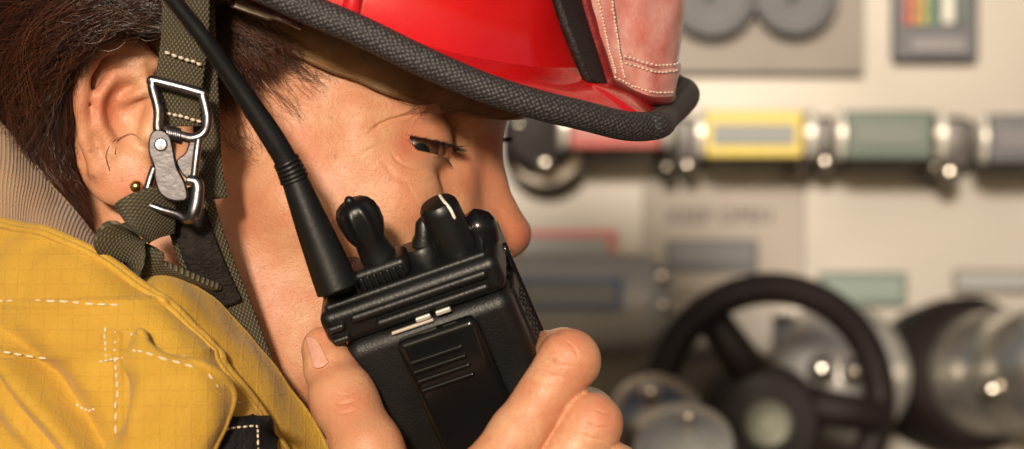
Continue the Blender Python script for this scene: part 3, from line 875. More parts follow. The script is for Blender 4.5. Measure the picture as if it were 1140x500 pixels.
def on_sheet(u, v, lift=.0014):
    i = min(int(u*59), 58); j = min(int(v*79), 78); p = G[j, i]
    n_ = np.cross(G[j, i+1] - p, G[j+1, i] - p); n_ /= np.linalg.norm(n_)
    if n_[1] > 0: n_ = -n_
    return Vector(p + n_ * lift)
random.seed(8)
st = [stitches_data([on_sheet(.07, v) for v in np.linspace(.05, .93, 12)], 52, r=.0003),
      stitches_data([on_sheet(.17, v) for v in np.linspace(.05, .93, 12)], 52, r=.0003),
      stitches_data([on_sheet(u, .95) for u in np.linspace(.05, .75, 9)], 17, r=.0003),
      stitches_data([on_sheet(u, .775, .003) for u in np.linspace(.22, .75, 9)], 14, r=.0003),
      stitches_data([on_sheet(u, .815, .0016) for u in np.linspace(.22, .75, 9)], 14, r=.0003)]
V, F, UV = merge(st); pymesh('stitching', V, F, M_thread, fs)
bk = [[Vector(head_to_world((p + np.array([-5.0, 0, 0]))[None])[0]) for p in r_] for r_ in
      [[SP(614, -120, 60), SP(640, -118, 42), SP(690, -116, 20)], [SP(624, -60, 58), SP(650, -56, 42), SP(695, -54, 20)], [SP(636, 0, 54), SP(662, 2, 38), SP(700, 8, 18)],
       [SP(654, 50, 50), SP(678, 56, 34), SP(702, 62, 20)], [SP(672, 92, 44), SP(692, 98, 28), SP(706, 102, 16)]]]
patch('shield_backing', bk, 24, 40, M_black_leather, helmet, thick=.003)

# leather sweat band between the head and the brim
low = [(225, 6), (260, 26), (300, 46), (350, 68), (400, 89), (450, 107), (500, 120), (550, 129), (578, 130)]
def lat_head(x, y, add):
    p = on_head(x, y, 0)
    if p is None: return None
    v = (p - Vector(HO)) ; return -(v.x * sps + v.y * cps) * 1000 + add
rowL, rowM, rowU = [], [], []
for k, (x, y) in enumerate(low):
    fb = max(4, 44 - max(0, x - 470) * .38)
    g_ = lambda yy, ad: (lat_head(x, yy, ad) or fb + ad) if k < 7 else fb + ad
    l = max(g_(y + 4, 3.5), g_(y, 3.5)); lm = max(l + 3, g_(y - 22, 5)); lu_ = max(lm + 4, g_(y - 60, 6))
    rowL.append(CW(x, y, l)); rowM.append(CW(x + 4, y - 22, lm)); rowU.append(CW(x + 10, y - 60, lu_))
rowL.append(CW(583, 124, -14)); rowM.append(CW(588, 104, -14)); rowU.append(CW(594, 66, -12))
rowL.append(CW(560, 112, -48)); rowM.append(CW(566, 92, -50)); rowU.append(CW(572, 60, -50))
band, GB_ = patch('sweat_band', [rowL, rowM, rowU], 120, 24, M_band, helmet, thick=.002, disp=lambda p, u, v: .0012 * noise.noise(Vector((u*14, v*3, 4))))
tube('band_edge', [Vector(p) for p in GB_[0, ::4]], .0012, M_band, band, 8, n=140)
# steel hanger under the brim above the temple
M_steel = simple('worn steel', (.30, .28, .27), .4, .9, .2, 400, .00008, 900)
M_white = simple('pale plastic', (.55, .48, .42), .4, 0, .1, 200)
pts = [CW(262, -4, 92), CW(290, 6, 91), CW(320, 17, 89), CW(336, 24, 86)]
V, F, UV = ribbon_data(pts, [(0, 0.4, 1)]*4, [.008]*10 + [.006]*10, .0014, 20)
pymesh('visor_hanger', V, F, M_steel, helmet)

# ---- chin strap
s = NT('olive webbing')
hb = uv_wave(s, 2*math.pi/.0019, 2*math.pi/.0013, 'basket'); n1 = s.noise(90, 4)
base = s.ramp(n1, [(.3, (.125, .098, .054)), (.7, (.20, .162, .092))])
s.set(Base_Color=s.mix(s.ramp(hb, [(.2, (0,)*3), (.9, (1,)*3)]), (.045, .036, .018), base), Roughness=.8)
s.bump(hb, .00025, 1.0); M_web = s.m
M_hook = simple('dark fuzzy hook pad', (.020, .015, .013), .9, 0, .5, 300, .0012, 900, spec=.2)
def rib(name, pts, wd, width, thick, m, parent, n=60):
    V, F, UV = ribbon_data(pts, wd, width, thick, n); return pymesh(name, V, F, m, parent, True, UV)
strap = rib('chin_strap', [at(207, -40, -.068), at(207, 0, -.068), at(206, 40, -.066), at(201, 80, -.064), at(197, 110, -.062), at(198, 140, -.060)],
            [(1, 0, -.05)]*6, .0148, .0022, M_web, helmet, 80)
V, F, UV = merge([stitches_data([at(184, 58, -.0675), at(206, 66, -.0685), at(226, 72, -.0675)], 6, r=.0005), stitches_data([at(186, 126, -.0625), at(206, 131, -.0635), at(226, 136, -.063)], 6, r=.0005)])
pymesh('strap_stitching', V, F, M_thread, strap)
# short tail hanging behind the buckle
rib('strap_tail', [at(222, -30, -.058), at(229, 120, -.052), at(232, 180, -.049), at(238, 222, -.048)], [(1, .0, -.05), (1, 0, -.05), (1, .1, -.2), (1, .2, -.3)], .0085, .002, M_web, helmet, 50)
# loop from the buckle round the jaw
rib('lower_strap', [at(194, 232, -.064), at(168, 238, -.070), at(146, 250, -.073), at(134, 268, -.072), at(140, 288, -.067), at(166, 300, -.060), at(200, 308, -.054), at(236, 322, -.046)],
    [(.45, .1, .85), (.35, .1, .9), (.6, .2, .75), (.95, .25, .25), (.8, .4, -.45), (.25, .7, -.6), (.05, 1, -.35), (.05, 1, -.35)], [.0165]*28 + [.015]*16 + [.010]*16, .0022, M_web, helmet, 60)
under = rib('under_strap', [at(205, 210, -.052), at(216, 250, -.052), at(232, 296, -.047), at(254, 350, -.040), at(280, 420, -.034)], [(1, 0, .22)]*5, .0165, .0024, M_web, helmet, 60)
rib('hook_pad', [at(209, 238, -.0548), at(220, 272, -.0542), at(234, 306, -.0492), at(250, 340, -.0442)], [(1, 0, .22)]*4, .0118, .0020, M_hook, under, 50)

# ---- quick release buckle
bk_ = empty('tmp', (0, 0, 0)); bpy.data.objects.remove(bk_)
M_chrome = simple('scuffed chrome', (.26, .25, .26), .30, 1.0, .15, 500, .00006, 700)
M_iron = simple('dark cast steel', (.055, .05, .052), .38, .9, .2, 300, .00012, 350)
B = -.070
buckle = tube('buckle', [at(171, 93, B), at(172, 90, B), at(222, 103, B), at(226, 108, B), at(231, 132, B-.001), at(227, 148, B-.002), at(214, 154, B-.002), at(196, 150, B-.001), at(182, 150, B), at(176, 144, B), at(176, 122, B), at(170, 98, B)],
              .0016, M_chrome, helmet, 14, n=160, closed=True)
def plate(name, pts, Yc, thick, m, parent, bev=.0006):
    bm = bmesh.new(); n = len(pts); P2 = spline([(x, y, 0) for x, y in pts], n * 5, closed=True)
    vs = [bm.verts.new(at(x, y, Yc)) for x, y, _ in P2]; f = bm.faces.new(vs)
    r_ = bmesh.ops.extrude_face_region(bm, geom=[f]); ve = [e for e in r_['geom'] if isinstance(e, bmesh.types.BMVert)]
    for v in ve: v.co.y += thick
    bmesh.ops.recalc_face_normals(bm, faces=bm.faces[:])
    eg = [e for e in bm.edges if len(e.link_faces) == 2 and e.calc_face_angle(0) > 1.0]
    bmesh.ops.bevel(bm, geom=eg, offset=bev, segments=3, profile=.5, affect='EDGES')
    me = bpy.data.meshes.new(name); bm.to_mesh(me); bm.free(); o = link_mesh(name, me, m, parent); weight(o); return o
lever = plate('lever', [(167, 150), (176, 144), (188, 150), (193, 166), (197, 186), (206, 204), (208, 222), (192, 224), (178, 216), (172, 200), (171, 186), (165, 168)], B - .004, .0035, M_iron, buckle)
plate('lever_ear', [(196, 180), (206, 170), (212, 156), (222, 156), (222, 176), (218, 196), (206, 198)], B - .0028, .003, M_iron, buckle)
tube('side_bar', [at(222, 150, B-.002), at(219, 172, B-.003), at(216, 198, B-.003), at(214, 204, B-.003)], .00125, M_chrome, buckle, 12, n=30)
tube('lower_frame', [at(172, 186, B), at(166, 204, B), at(162, 224, B-.001), at(176, 232, B-.001), at(196, 238, B-.002), at(208, 244, B-.003), at(216, 236, B-.004), at(220, 206, B-.004), at(208, 200, B-.004)], [.0013, .0013, .0013, .0012, .0012, .0016, .0021, .0020, .0016], M_chrome, buckle, 14, n=80, r_spline=True)
hel = [at(186 + 16*t + 0*math.cos(t*50), 148 + 4*t, B-.001) + Vector((.0, math.cos(t*44), math.sin(t*44))) * .0022 for t in np.linspace(0, 1, 120)]
tube('spring', hel, .00045, M_chrome, buckle, 8)
lathe('rivet', [(.0, .0006), (.0016, .0005), (.0021, 0), (.0021, -.001)], Matrix.Translation(at(179, 161, B-.0043)) @ Matrix.Rotation(R(90), 4, 'X'), M_chrome, buckle, 24, local=False)
# ------------------------------------------------------------------ turnout coat
s = NT('yellow turnout cloth')
c = s.n('TexCoord'); sp = s.n('SeparateXYZ'); s.l(c.outputs['Object'], sp.inputs[0])
def grid(fr, wd):
    a = s.math('ABSOLUTE', s.math('SINE', s.math('MULTIPLY', sp.outputs[0], math.pi/fr))); b = s.math('ABSOLUTE', s.math('SINE', s.math('MULTIPLY', sp.outputs[2], math.pi/fr)))
    x = s.math('MINIMUM', a, b); return s.ramp(x, [(0, (1,)*3), (wd, (0,)*3)])
rip = grid(.0046, .22)
wv = s.noise(1400, 2)
n1 = s.noise(30, 5, .6); n2 = s.noise(240, 5, .7)
col = s.ramp(n1, [(.3, (.38, .205, .013)), (.7, (.52, .30, .026))])
col = s.mix(s.ramp(n2, [(.5, (0,)*3), (.75, (.5,)*3)]), col, (.42, .19, .02))
col = s.mix(s.math('MULTIPLY', rip, .10), col, (.38, .16, .015))
s.set(Base_Color=col, Roughness=.82, Sheen_Weight=.15)
b1 = s.n('Bump'); b1.inputs['Distance'].default_value = .00014; b1.inputs['Strength'].default_value = .7; s.l(rip, b1.inputs['Height'])
b2 = s.n('Bump'); b2.inputs['Distance'].default_value = .00025; s.l(wv, b2.inputs['Height']); s.l(b1.outputs[0], b2.inputs['Normal'])
s.bump(s.noise(120, 5, .6), .0016, .5, b2.outputs[0]); M_coat = s.m
s = NT('knit liner')
hk = uv_wave(s, 2*math.pi/.0036, 2*math.pi/.0014, 'v'); hk2 = uv_wave(s, 2*math.pi/.0011, 2*math.pi/.0014, 'basket')
hk3 = s.math('ADD', s.math('MULTIPLY', uv_wave(s, 2*math.pi/.0019, 1, 'u'), .7), s.math('MULTIPLY', hk2, .35))
s.set(Base_Color=s.ramp(hk3, [(.0, (.27, .16, .09)), (1.0, (.42, .27, .165))]), Roughness=.9, Sheen_Weight=.3); s.bump(hk3, .0003, 1.0); M_knit = s.m
M_wthread = simple('cream thread', (.72, .60, .42), .8, 0, .15, 2000)
M_velcro = simple('black hook tape', (.014, .012, .014), .9, 0, .5, 500, .0008, 1200, spec=.2)

coat = empty('turnout_coat', at(100, 900, .05)); tag(coat, 'yellow firefighter coat with white stitching and its collar turned up round the neck', 'coat')
def wr(p, u, v):
    q = Vector((p[0]*26, p[1]*26, p[2]*26)); return .0030 * noise.noise(q) + .0012 * noise.noise(q * 3.1)
edge = [(-160, 238, .02), (-60, 236, -.030), (0, 247, -.052), (60, 262, -.064), (120, 290, -.070), (170, 326, -.072), (215, 366, -.071), (258, 420, -.067), (300, 470, -.058), (330, 520, -.045), (352, 580, -.025)]
def below(e, dy, dY, dx=0): return [at(x + dx * (i/10), y + dy, Y + dY) for i, (x, y, Y) in enumerate(e)]
rows = [[at(*q) for q in edge], below(edge, 40, -.010), below(edge, 110, -.016, -20), below(edge, 220, -.018, -50), below(edge, 420, -.022, -120), below(edge, 800, -.05, -100), below(edge, 1800, -.06, -60)]
def coat_disp(p, u, v):
    d = wr(p, u, v)
    # gathered folds running down to the left
    px_, py_ = 570 + p[0]/(S*(1+p[1])), 250 - (p[2]-EYE)/(S*(1+p[1]))
    a = (px_ * .80 - (py_ - 400) * .62)
    if py_ > 360:
        w_ = min(1, (py_ - 360) / 50) * max(0, min(1, (150 - px_) / 60))
        d += w_ * (-.0080 * math.exp(-((a - 8) / 11) ** 2) + .0060 * math.exp(-((a - 34) / 18) ** 2) - .0030 * math.exp(-((a + 24) / 10) ** 2))
    d += -.0009 * math.exp(-((py_ - 338 - 2*math.sin(px_/30)) / 3.2) ** 2) * (px_ < 180) - .0009 * math.exp(-((py_ - 395) / 3.2) ** 2) * (px_ < 240)
    d += -.0010 * math.exp(-((px_ - 131 - (py_-370)*.03) / 3.0) ** 2) * (py_ > 372)
    return d
sgn = -1
outer, GO = patch('collar', rows, 220, 220, M_coat, coat, thick=.0022, disp=lambda p, u, v: coat_disp(p, u, v))
bvc = BVHTree.FromPolygons([tuple(v) for v in GO.reshape(-1, 3)], [(j*220+i, j*220+i+1, (j+1)*220+i+1, (j+1)*220+i) for j in range(219) for i in range(219)])
def on_coat(x, y, lift=.0013):
    h_ = bvc.ray_cast(CAMP, (at(x, y, 0) - CAMP).normalized())
    if h_[0] is None: return at(x, y, -.1)
    n_ = h_[1] if h_[1].y < 0 else -h_[1]; return h_[0] + n_ * lift
hem = [Vector(GO[0, i]) + Vector((0, 0, -.0006)) for i in range(0, 220, 3)]
tube('hem', hem, .0021, M_coat, outer, 14, n=300)
hem2 = [Vector(GO[4, i]) + Vector((0, -.0016, 0)) for i in range(0, 220, 3)]
tube('hem_fold', hem2, .0012, M_coat, outer, 10, n=300)
random.seed(3)
def stl(pts, n, r=.00032): return stitches_data([on_coat(*p) for p in pts], n, r=r)
V, F, UV = merge([stl([(-40, 336), (0, 337), (60, 338), (120, 339), (176, 338)], 17), stl([(-40, 394), (0, 395), (50, 396), (108, 396)], 11), stl([(160, 394), (190, 395), (226, 394)], 5),
                  stl([(129, 372), (130, 400), (132, 430), (132, 470), (131, 520)], 13), stl([(118, 366), (119, 385), (120, 398)], 5), stl([(147, 372), (148, 382), (148, 392)], 4),
                  stl([(112, 404), (130, 400), (150, 396)], 6), stl([(84, 452), (100, 455), (110, 454)], 5), stl([(242, 449), (256, 449), (266, 450)], 4)])
pymesh('stitching', V, F, M_wthread, outer)
# storm tab lying on the collar
def tabp(x, y, l): return on_coat(x, y, l)
tr = [[tabp(150, 388, .0045), tabp(158, 392, .0075), tabp(168, 398, .0075), tabp(176, 402, .0075)],
      [tabp(142, 404, .0060), tabp(165, 406, .0105), tabp(192, 414, .0120), tabp(212, 424, .0135)],
      [tabp(136, 430, .0075), tabp(166, 434, .0120), tabp(206, 438, .0135), tabp(238, 442, .0090)],
      [tabp(134, 470, .0090), tabp(166, 472, .0135), tabp(206, 474, .0135), tabp(237, 472, .0075)],
      [tabp(134, 530, .0090), tabp(160, 530, .0135), tabp(196, 530, .0135), tabp(222, 530, .0075)],
      [tabp(134, 620, .0090), tabp(160, 620, .0240), tabp(190, 620, .0240), tabp(214, 620, .0090)]]
tab, GT = patch('collar_tab', tr, 70, 90, M_coat, coat, thick=.0024, disp=lambda p, u, v: wr(p, u*3, v*3)*.5)
tube('tab_hem', [Vector(GT[j, 69]) for j in range(88, 0, -3)] + [Vector(GT[0, i]) for i in range(66, 0, -4)], .0017, M_coat, tab, 10, n=120)
def on_tab(u, v):
    p = GT[int(v*89), int(u*69)]; return Vector(p) + Vector((0, -.0018, 0))
V, F, UV = merge([stitches_data([on_tab(.12 + .7*t, .12 + .12*t) for t in np.linspace(0, 1, 6)], 6, r=.0003), stitches_data([on_tab(.86, v) for v in np.linspace(.3, .9, 8)], 10, r=.0003)])
pymesh('stitching', V, F, M_wthread, tab)
# hook tape patch
rows_v = [[on_coat(238 + 62*a, 464 + 60*b + 2*a, .002) for a in (0, .33, .66, 1)] for b in (0, .33, .66, 1)]
vel, GV = patch('hook_tape', rows_v, 30, 30, M_velcro, coat, thick=.002)
V, F, UV = merge([stl([(236, 479), (262, 476), (288, 474)], 8), stl([(284, 474), (285, 490), (286, 520)], 6)])
pymesh('stitching', np.array(V) + np.array([0, -.0035, 0]), F, M_wthread, vel)
# the inside of the far flap of the collar, behind the near edge
inn = [[at(150, 312, -.052), at(186, 309, -.054), at(222, 326, -.050), at(262, 362, -.044), at(304, 410, -.038), at(340, 456, -.034), at(364, 500, -.032), at(376, 560, -.030)],
       [at(130, 330, -.062), at(170, 334, -.066), at(210, 352, -.064), at(248, 390, -.060), at(290, 440, -.052), at(322, 490, -.044), at(344, 540, -.038), at(356, 600, -.034)],
       [at(100, 380, -.066), at(150, 400, -.068), at(200, 420, -.068), at(240, 470, -.064), at(280, 520, -.056), at(310, 570, -.048), at(330, 640, -.042), at(340, 700, -.038)]]
innero, GI = patch('inner_collar', inn, 120, 50, M_coat, coat, thick=.002, disp=lambda p, u, v: wr(p, u, v)*.8)
tube('inner_hem', [Vector(GI[0, i]) for i in range(0, 120, 3)], .0012, M_coat, innero, 8, n=160)
# knitted liner standing inside the collar
ln = [[at(-120, 90, -.000), at(-40, 112, -.018), at(0, 142, -.030), at(40, 190, -.032), at(75, 236, -.030), at(112, 276, -.026), at(150, 318, -.022)],
      [at(-130, 150, -.004), at(-50, 170, -.034), at(0, 200, -.044), at(34, 232, -.046), at(68, 260, -.046), at(104, 290, -.042), at(140, 330, -.036)],
      [at(-130, 240, -.014), at(-50, 262, -.040), at(0, 282, -.050), at(30, 300, -.052), at(60, 318, -.052), at(100, 340, -.048), at(140, 370, -.044)]]
liner, GL = patch('knit_liner', ln, 90, 60, M_knit, coat, thick=.003, disp=lambda p, u, v: wr(p, u, v))
tube('liner_hem', [Vector(GL[0, i]) for i in range(0, 90, 3)], .0017, M_knit, liner, 10, n=120)
# sleeve and skirt of the coat, below the picture
sl = [at(500, 1040, -.09), at(500, 1150, -.09), at(350, 1500, -.10), at(200, 1650, -.10), at(20, 1100, -.10), at(-40, 850, -.08)]
tube('sleeve', sl, [.050, .055, .062, .068, .078, .085], M_coat, coat, 24, n=60, r_spline=True)
# ------------------------------------------------------------------ radio
def black(name, rough, bumpd, bsc, spec=.45, base=.005):
    s = NT(name); n1 = s.noise(bsc, 3, .6); n2 = s.noise(40, 5)
    s.set(Base_Color=s.ramp(n2, [(.3, (base*.9, base*.85, base*.85)), (.7, (base*1.4, base*1.3, base*1.3))]), Roughness=s.ramp(n2, [(.3, (rough*.85,)*3), (.7, (rough*1.2,)*3)]))
    s.b.inputs['Specular IOR Level'].default_value = spec
    if bumpd: s.bump(n1, bumpd, .8)
    return s.m
M_bk = black('black moulded plastic', .36, .00012, 900)
M_bk2 = black('pebbled black plastic', .42, .0002, 1300)
M_bkg = black('glossy black plastic', .16, .00004, 400)
M_bks = black('satin black rubber', .38, .00008, 900)
RA = Matrix.Rotation(R(22.5), 4, Vector((0, -1, 0)))          # roll in the picture
Rb = Matrix.Rotation(R(9), 4, 'Z')                            # turn the right side to the camera (applied before roll)
Rp = Matrix.Rotation(R(21), 4, 'X')                           # top tilts to the camera
# local frame: x right, y into the radio (away from camera), z up
MR = Matrix.Translation(at(456, 322, -.066)) @ Matrix.Rotation(R(-22.5), 4, 'Y') @ Matrix.Rotation(R(22), 4, 'X') @ Matrix.Rotation(R(-9), 4, 'Z')
radio = empty('two_way_radio', None, MR); tag(radio, 'black handheld two-way radio gripped in the fist, knobs and antenna up', 'radio')
def rb(name, c, s_, bev, m, parent=radio, segs=4): return box(name, c, s_, bev, m, parent, local=(parent is radio), M=None if parent is radio else MR, segs=segs)
W2 = .0285
hous = rb('housing', (-.0010, .0170, -.0050), (.0600, .0345, .0125), .0036, M_bk, segs=5)
rb('front_case', (0, .0245, -.070), (.0560, .0190, .118), .004, M_bk)
# battery pack on the back
bat = rb('battery_pack', (0.0005, .0080, -.0652), (.0560, .0190, .1080), .0050, M_bk2, segs=5)
V, F, UV = merge([box_data((.0285, .020, -.030 - .0*i), (.0012, .010, .030), .0006) for i in range(1)])
# ribs across the housing
for z_, w_, x_ in ((-.0028, .046, .002), (-.0072, .038, .005)):
    rb('rib', (x_, -.0010, z_), (w_, .0030, .0032), .0015, M_bk, hous)
rb('corner_rib', (-.0262, -.0008, -.0040), (.006, .003, .0026), .0012, M_bk, hous)
rb('corner_rib', (-.0262, -.0008, -.0082), (.006, .003, .0024), .0011, M_bk, hous)
rb('top_rim', (-.001, .017, .0012), (.0545, .0290, .0030), .0014, M_bk, hous)
# bright contacts
for x_ in (.0008, .0075):
    rb('contact', (x_, -.0022, -.0098), (.0050, .0014, .0017), .0005, simple('bare tin', (.75, .68, .6), .35, .6))
rb('contact_bar', (-.0035, -.0016, -.0116), (.014, .0012, .0010), .0003, simple('pale edge', (.55, .47, .40), .4, .3))
# belt clip
clip = rb('belt_clip', (.0035, -.0050, -.0490), (.0265, .0062, .0720), .0026, M_bkg, segs=5)
for i in range(4): rb('grip_rib', (.0010, -.0082, -.0205 - .0034*i), (.0180, .0018, .0017), .00075, M_bkg, clip)
rb('clip_spring', (.0050, -.0042, -.096), (.011, .006, .012), .002, M_steel)
# speaker side rail with pierced pattern
side = rb('side_rail', (.0272, .0150, -.040), (.0042, .0150, .052), .0018, M_bk2)
dts = []
for i in range(15):
    for j in range(3):
        dts.append(box_data((.0295, .0110 + j*.0034 + (i % 2)*.0016, -.020 - i*.0028), (.0008, .0014, .0014), .0004))
V, F, UV = merge(dts); pymesh('studs', [tuple(MR @ Vector(v)) for v in V], F, M_bk, side, False)
tube('seam_strip', [MR @ Vector((.0288, .024, -.006)), MR @ Vector((.0292, .024, -.04)), MR @ Vector((.0290, .024, -.09))], .0012, M_bkg, radio, 10, n=20)
ptt = rb('push_to_talk_key', (-.0286, .018, -.048), (.0034, .0140, .042), .0014, M_bks)
V, F, UV = merge([box_data((-.0302, .018, -.030 - i*.0030), (.0010, .0110, .0012), .0004) for i in range(12)])
pymesh('key_ribs', [tuple(MR @ Vector(v)) for v in V], F, M_bks, ptt)
# knobs
def T(x, y, z, rx=0, ry=0): return Matrix.Translation((x, y, z)) @ Matrix.Rotation(R(rx), 4, 'X') @ Matrix.Rotation(R(ry), 4, 'Y')
def knurl(name, prof, M, m, n, depth, parent):
    seg = n * 6; V = []; F = []
    for r_, h_, d_ in prof:
        for k in range(seg):
            a = 2*math.pi*k/seg; rr = r_ - depth * d_ * (0.5 + .5*math.cos(n*a)) ** .6; V.append(M @ Vector((rr*math.cos(a), rr*math.sin(a), h_)))
    for i in range(len(prof)-1):
        for k in range(seg):
            l = (k+1) % seg; F.append((i*seg+k, i*seg+l, (i+1)*seg+l, (i+1)*seg+k))
    F.append(tuple((len(prof)-1)*seg + k for k in range(seg)))
    return pymesh(name, V, F, m, parent, True, None, True)
k1 = knurl('volume_knob', [(.0068, -.007, 0), (.0056, .004, 0), (.0050, .0085, 0), (.0062, .0105, .3), (.0071, .0130, 1), (.0073, .0165, 1), (.0068, .0195, .8), (.0055, .0218, .2), (.0036, .0228, 0), (.0001, .0230, 0)], T(-.0075, .0130, .0065, 2, -3), M_bks, 9, .0014, radio)
ball('indicator_nub', MR @ Vector((-.0090, .0125, .0297)), .0016, M_bk, k1, 16, 12)
rb('knob_guard', (-.0080, .0105, .0055), (.0190, .0120, .0070), .0022, M_bk, hous)
V, F, UV = merge([box_data((-.0160 + i*.0022, .0040, .0050), (.0012, .0016, .0048), .0005) for i in range(8)])
pymesh('guard_ridges', [tuple(MR @ Vector(v)) for v in V], F, M_bk, hous)
tg = lathe('toggle_switch', [(.0040, 0), (.0038, .006), (.0030, .008), (.0028, .012), (.0016, .0135), (.0001, .0136)], T(.0050, .0150, .002, -6, 22), M_bk, radio, 24)
lathe('toggle_collar', [(.0058, 0), (.0056, .0042), (.0048, .0052), (.0001, .0054)], MR @ T(.0055, .0150, .002), M_bk, tg, 24, local=False)
k2 = lathe('channel_knob', [(.0066, .0), (.0067, .004), (.0064, .0165), (.0061, .0183), (.0052, .0195), (.0001, .0198)], T(.0168, .0125, .0005, 3, -1), M_bks, radio, 48)
tube('pointer_mark', [MR @ T(.0168, .0125, .0005, 3, -1) @ Vector(p) for p in ((.0012, .0036, .0199), (.0024, -.0010, .0198), (.0034, -.0036, .0192), (.0041, -.0050, .0176), (.0042, -.0052, .0145))], .0005, simple('white paint', (.75, .7, .62), .5), k2, 8, n=20)
lathe('side_cap', [(.0058, 0), (.0060, .004), (.0056, .0070), (.0043, .0092), (.0001, .0116)], T(.0240, .0175, .000, 0, 8), M_bkg, radio, 40)
# antenna
an = [MR @ Vector((-.0215, .0165, -.004))]
apx = [(376, 322, -.066), (366, 296, -.067), (350, 256, -.069), (334, 215, -.071), (321, 184, -.073), (300, 148, -.076), (262, 92, -.081), (226, 42, -.086), (193, 0, -.090), (164, -38, -.095), (130, -85, -.100)]
ar = [.0068, .0065, .0056, .0046, .0037, .0036, .0030, .0026, .0024, .0022, .0020]
ant = tube('antenna', [at(*p) for p in apx], ar, M_bks, radio, 24, n=140, r_spline=True)
ring = []
Pa = spline([at(*p) for p in apx], 200); Ra = spline([(x, 0, 0) for x in ar], 200)[:, 0]
for k in (70, 73, 76, 79, 82):
    ring.append(tube_data(Pa[k-1:k+2], Ra[k] + .0006, 24))
V, F, UV = merge(ring); pymesh('antenna_rings', V, F, M_bks, ant)
lathe('antenna_base', [(.0085, -.002), (.0086, .003), (.0080, .006), (.0074, .0075)], T(-.0215, .0165, 0, 0, -2), M_bk, radio, 32)
# ------------------------------------------------------------------ setting and fire engine
s = NT('asphalt'); s.set(Base_Color=s.ramp(s.noise(40, 6), [(.3, (.035,)*3), (.7, (.065,)*3)]), Roughness=.9); s.bump(s.noise(300, 3), .003)
pymesh('ground', [(-200, -200, 0), (200, -200, 0), (200, 200, 0), (-200, 200, 0)], [(0, 1, 2, 3)], s.m, None, False)['kind'] = 'structure'
eng = empty('fire_engine', (0.3, 1.8, 0)); tag(eng, 'fire engine pump panel with gauges, pull handles and black handwheel, out of focus', 'fire engine')
YB = 1.0; K = S * 2
def bx(px0, py0, px1, py1, Y, dep, bev, m, name, parent=eng):
    k = S * (1 + Y); c = at((px0+px1)/2, (py0+py1)/2, Y); return box(name, (c.x, Y + dep/2, c.z), (abs(px1-px0)*k, dep, abs(py1-py0)*k), bev, m, parent, local=False)
s = NT('brushed steel panel')
c = s.n('TexCoord'); mp = s.n('Mapping'); mp.inputs['Scale'].default_value = (2, 1, 260); s.l(c.outputs['Object'], mp.inputs[0])
nz = s.n('TexNoise'); nz.inputs['Scale'].default_value = 3; nz.inputs['Detail'].default_value = 5; s.l(mp.outputs[0], nz.inputs['Vector'])
lg = s.noise(2.4, 3, .5)
s.set(Base_Color=s.ramp(lg, [(.35, (.14, .128, .115)), (.65, (.28, .26, .235))]), Metallic=.55, Roughness=s.ramp(nz.outputs[0], [(.3, (.34,)*3), (.7, (.46,)*3)])); M_panel = s.m
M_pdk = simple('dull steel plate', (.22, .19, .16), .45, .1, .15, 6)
M_cap = simple('pale collar', (.78, .75, .68), .3, .35, .05, 30)
M_engred = simple('engine red', (.45, .01, .01), .2, 0, .1, 10, coat=.6)
M_rub = simple('black rubber', (.010, .006, .006), .6, 0, .3, 40, spec=.25)
M_dk = simple('dark enamel', (.060, .050, .045), .4, .2, .2, 30)
M_dkp = simple('brown grey plate', (.13, .11, .092), .4, .1, .2, 20)
M_chr = simple('chrome', (.62, .57, .50), .16, 1.0, .06, 30)
M_chs = simple('satin chrome', (.34, .30, .26), .32, 1.0, .12, 30)
M_green = simple('green plate', (.075, .105, .085), .5, 0, .15, 30)
M_yel = simple('yellow plate', (.60, .47, .10), .5, 0, .1, 30)
M_grey = simple('grey legend', (.20, .21, .21), .5, 0, .1, 30)
M_redp = simple('red plate', (.42, .085, .075), .5, 0, .15, 30)
M_blue = simple('blue plate', (.10, .14, .26), .5, 0, .15, 30)
M_nvy = simple('slate plate', (.065, .065, .075), .5, 0, .15, 30)
M_dial = simple('dial face', (.19, .18, .165), .5, 0, .1, 30)
# body of the engine: side wall with the panel let into it, cab floor, two wheels
box('side_wall', (.3, 2.15, 2.35), (5.4, 2.0, .9), .04, M_pdk, eng, local=False)
box('side_wall', (-1.65, 2.15, 1.25), (1.5, 2.0, 1.3), .04, M_engred, eng, local=False)
box('side_wall', (2.25, 2.15, 1.25), (1.5, 2.0, 1.3), .04, M_engred, eng, local=False)
box('running_board', (.3, 1.30, .52), (5.4, .55, .06), .01, M_chs, eng, local=False)
box('pump_panel', (.3, YB + .10, 1.30), (2.36, .06, 1.16), .006, M_panel, eng, local=False)
for x_ in (-1.7, 2.3):
    Mw = Matrix.Translation((x_, 1.32, .5)) @ Matrix.Rotation(R(90), 4, 'X')
    wh = lathe('wheel', [(.20, .0), (.28, .02), (.47, .04), (.5, .0), (.5, -.26), (.45, -.30)], Mw, M_rub, eng, 48, local=False)
    lathe('rim', [(.0001, .04), (.10, .05), (.14, .02), (.27, .0), (.28, -.02)], Mw, M_chs, wh, 32, local=False)
PF = YB + .068       # front face of the panel
def pl(x0, y0, x1, y1, m, name, parent=eng, Y=None, dep=.006, bev=.001): return bx(x0, y0, x1, y1, (Y or PF) - dep, dep - .0005, bev, m, name, parent)
def disc(name, px, py, Y, prof, m, parent=eng, seg=40):      # axis towards the camera
    return lathe(name, prof, Matrix.Translation(at(px, py, Y)) @ Matrix.Rotation(R(90), 4, 'X'), m, parent, seg, local=False)
gp = pl(700, -90, 962, 82, M_dkp, 'gauge_plate', dep=.012)
M_needle = simple('black paint', (.01, .01, .01), .5)
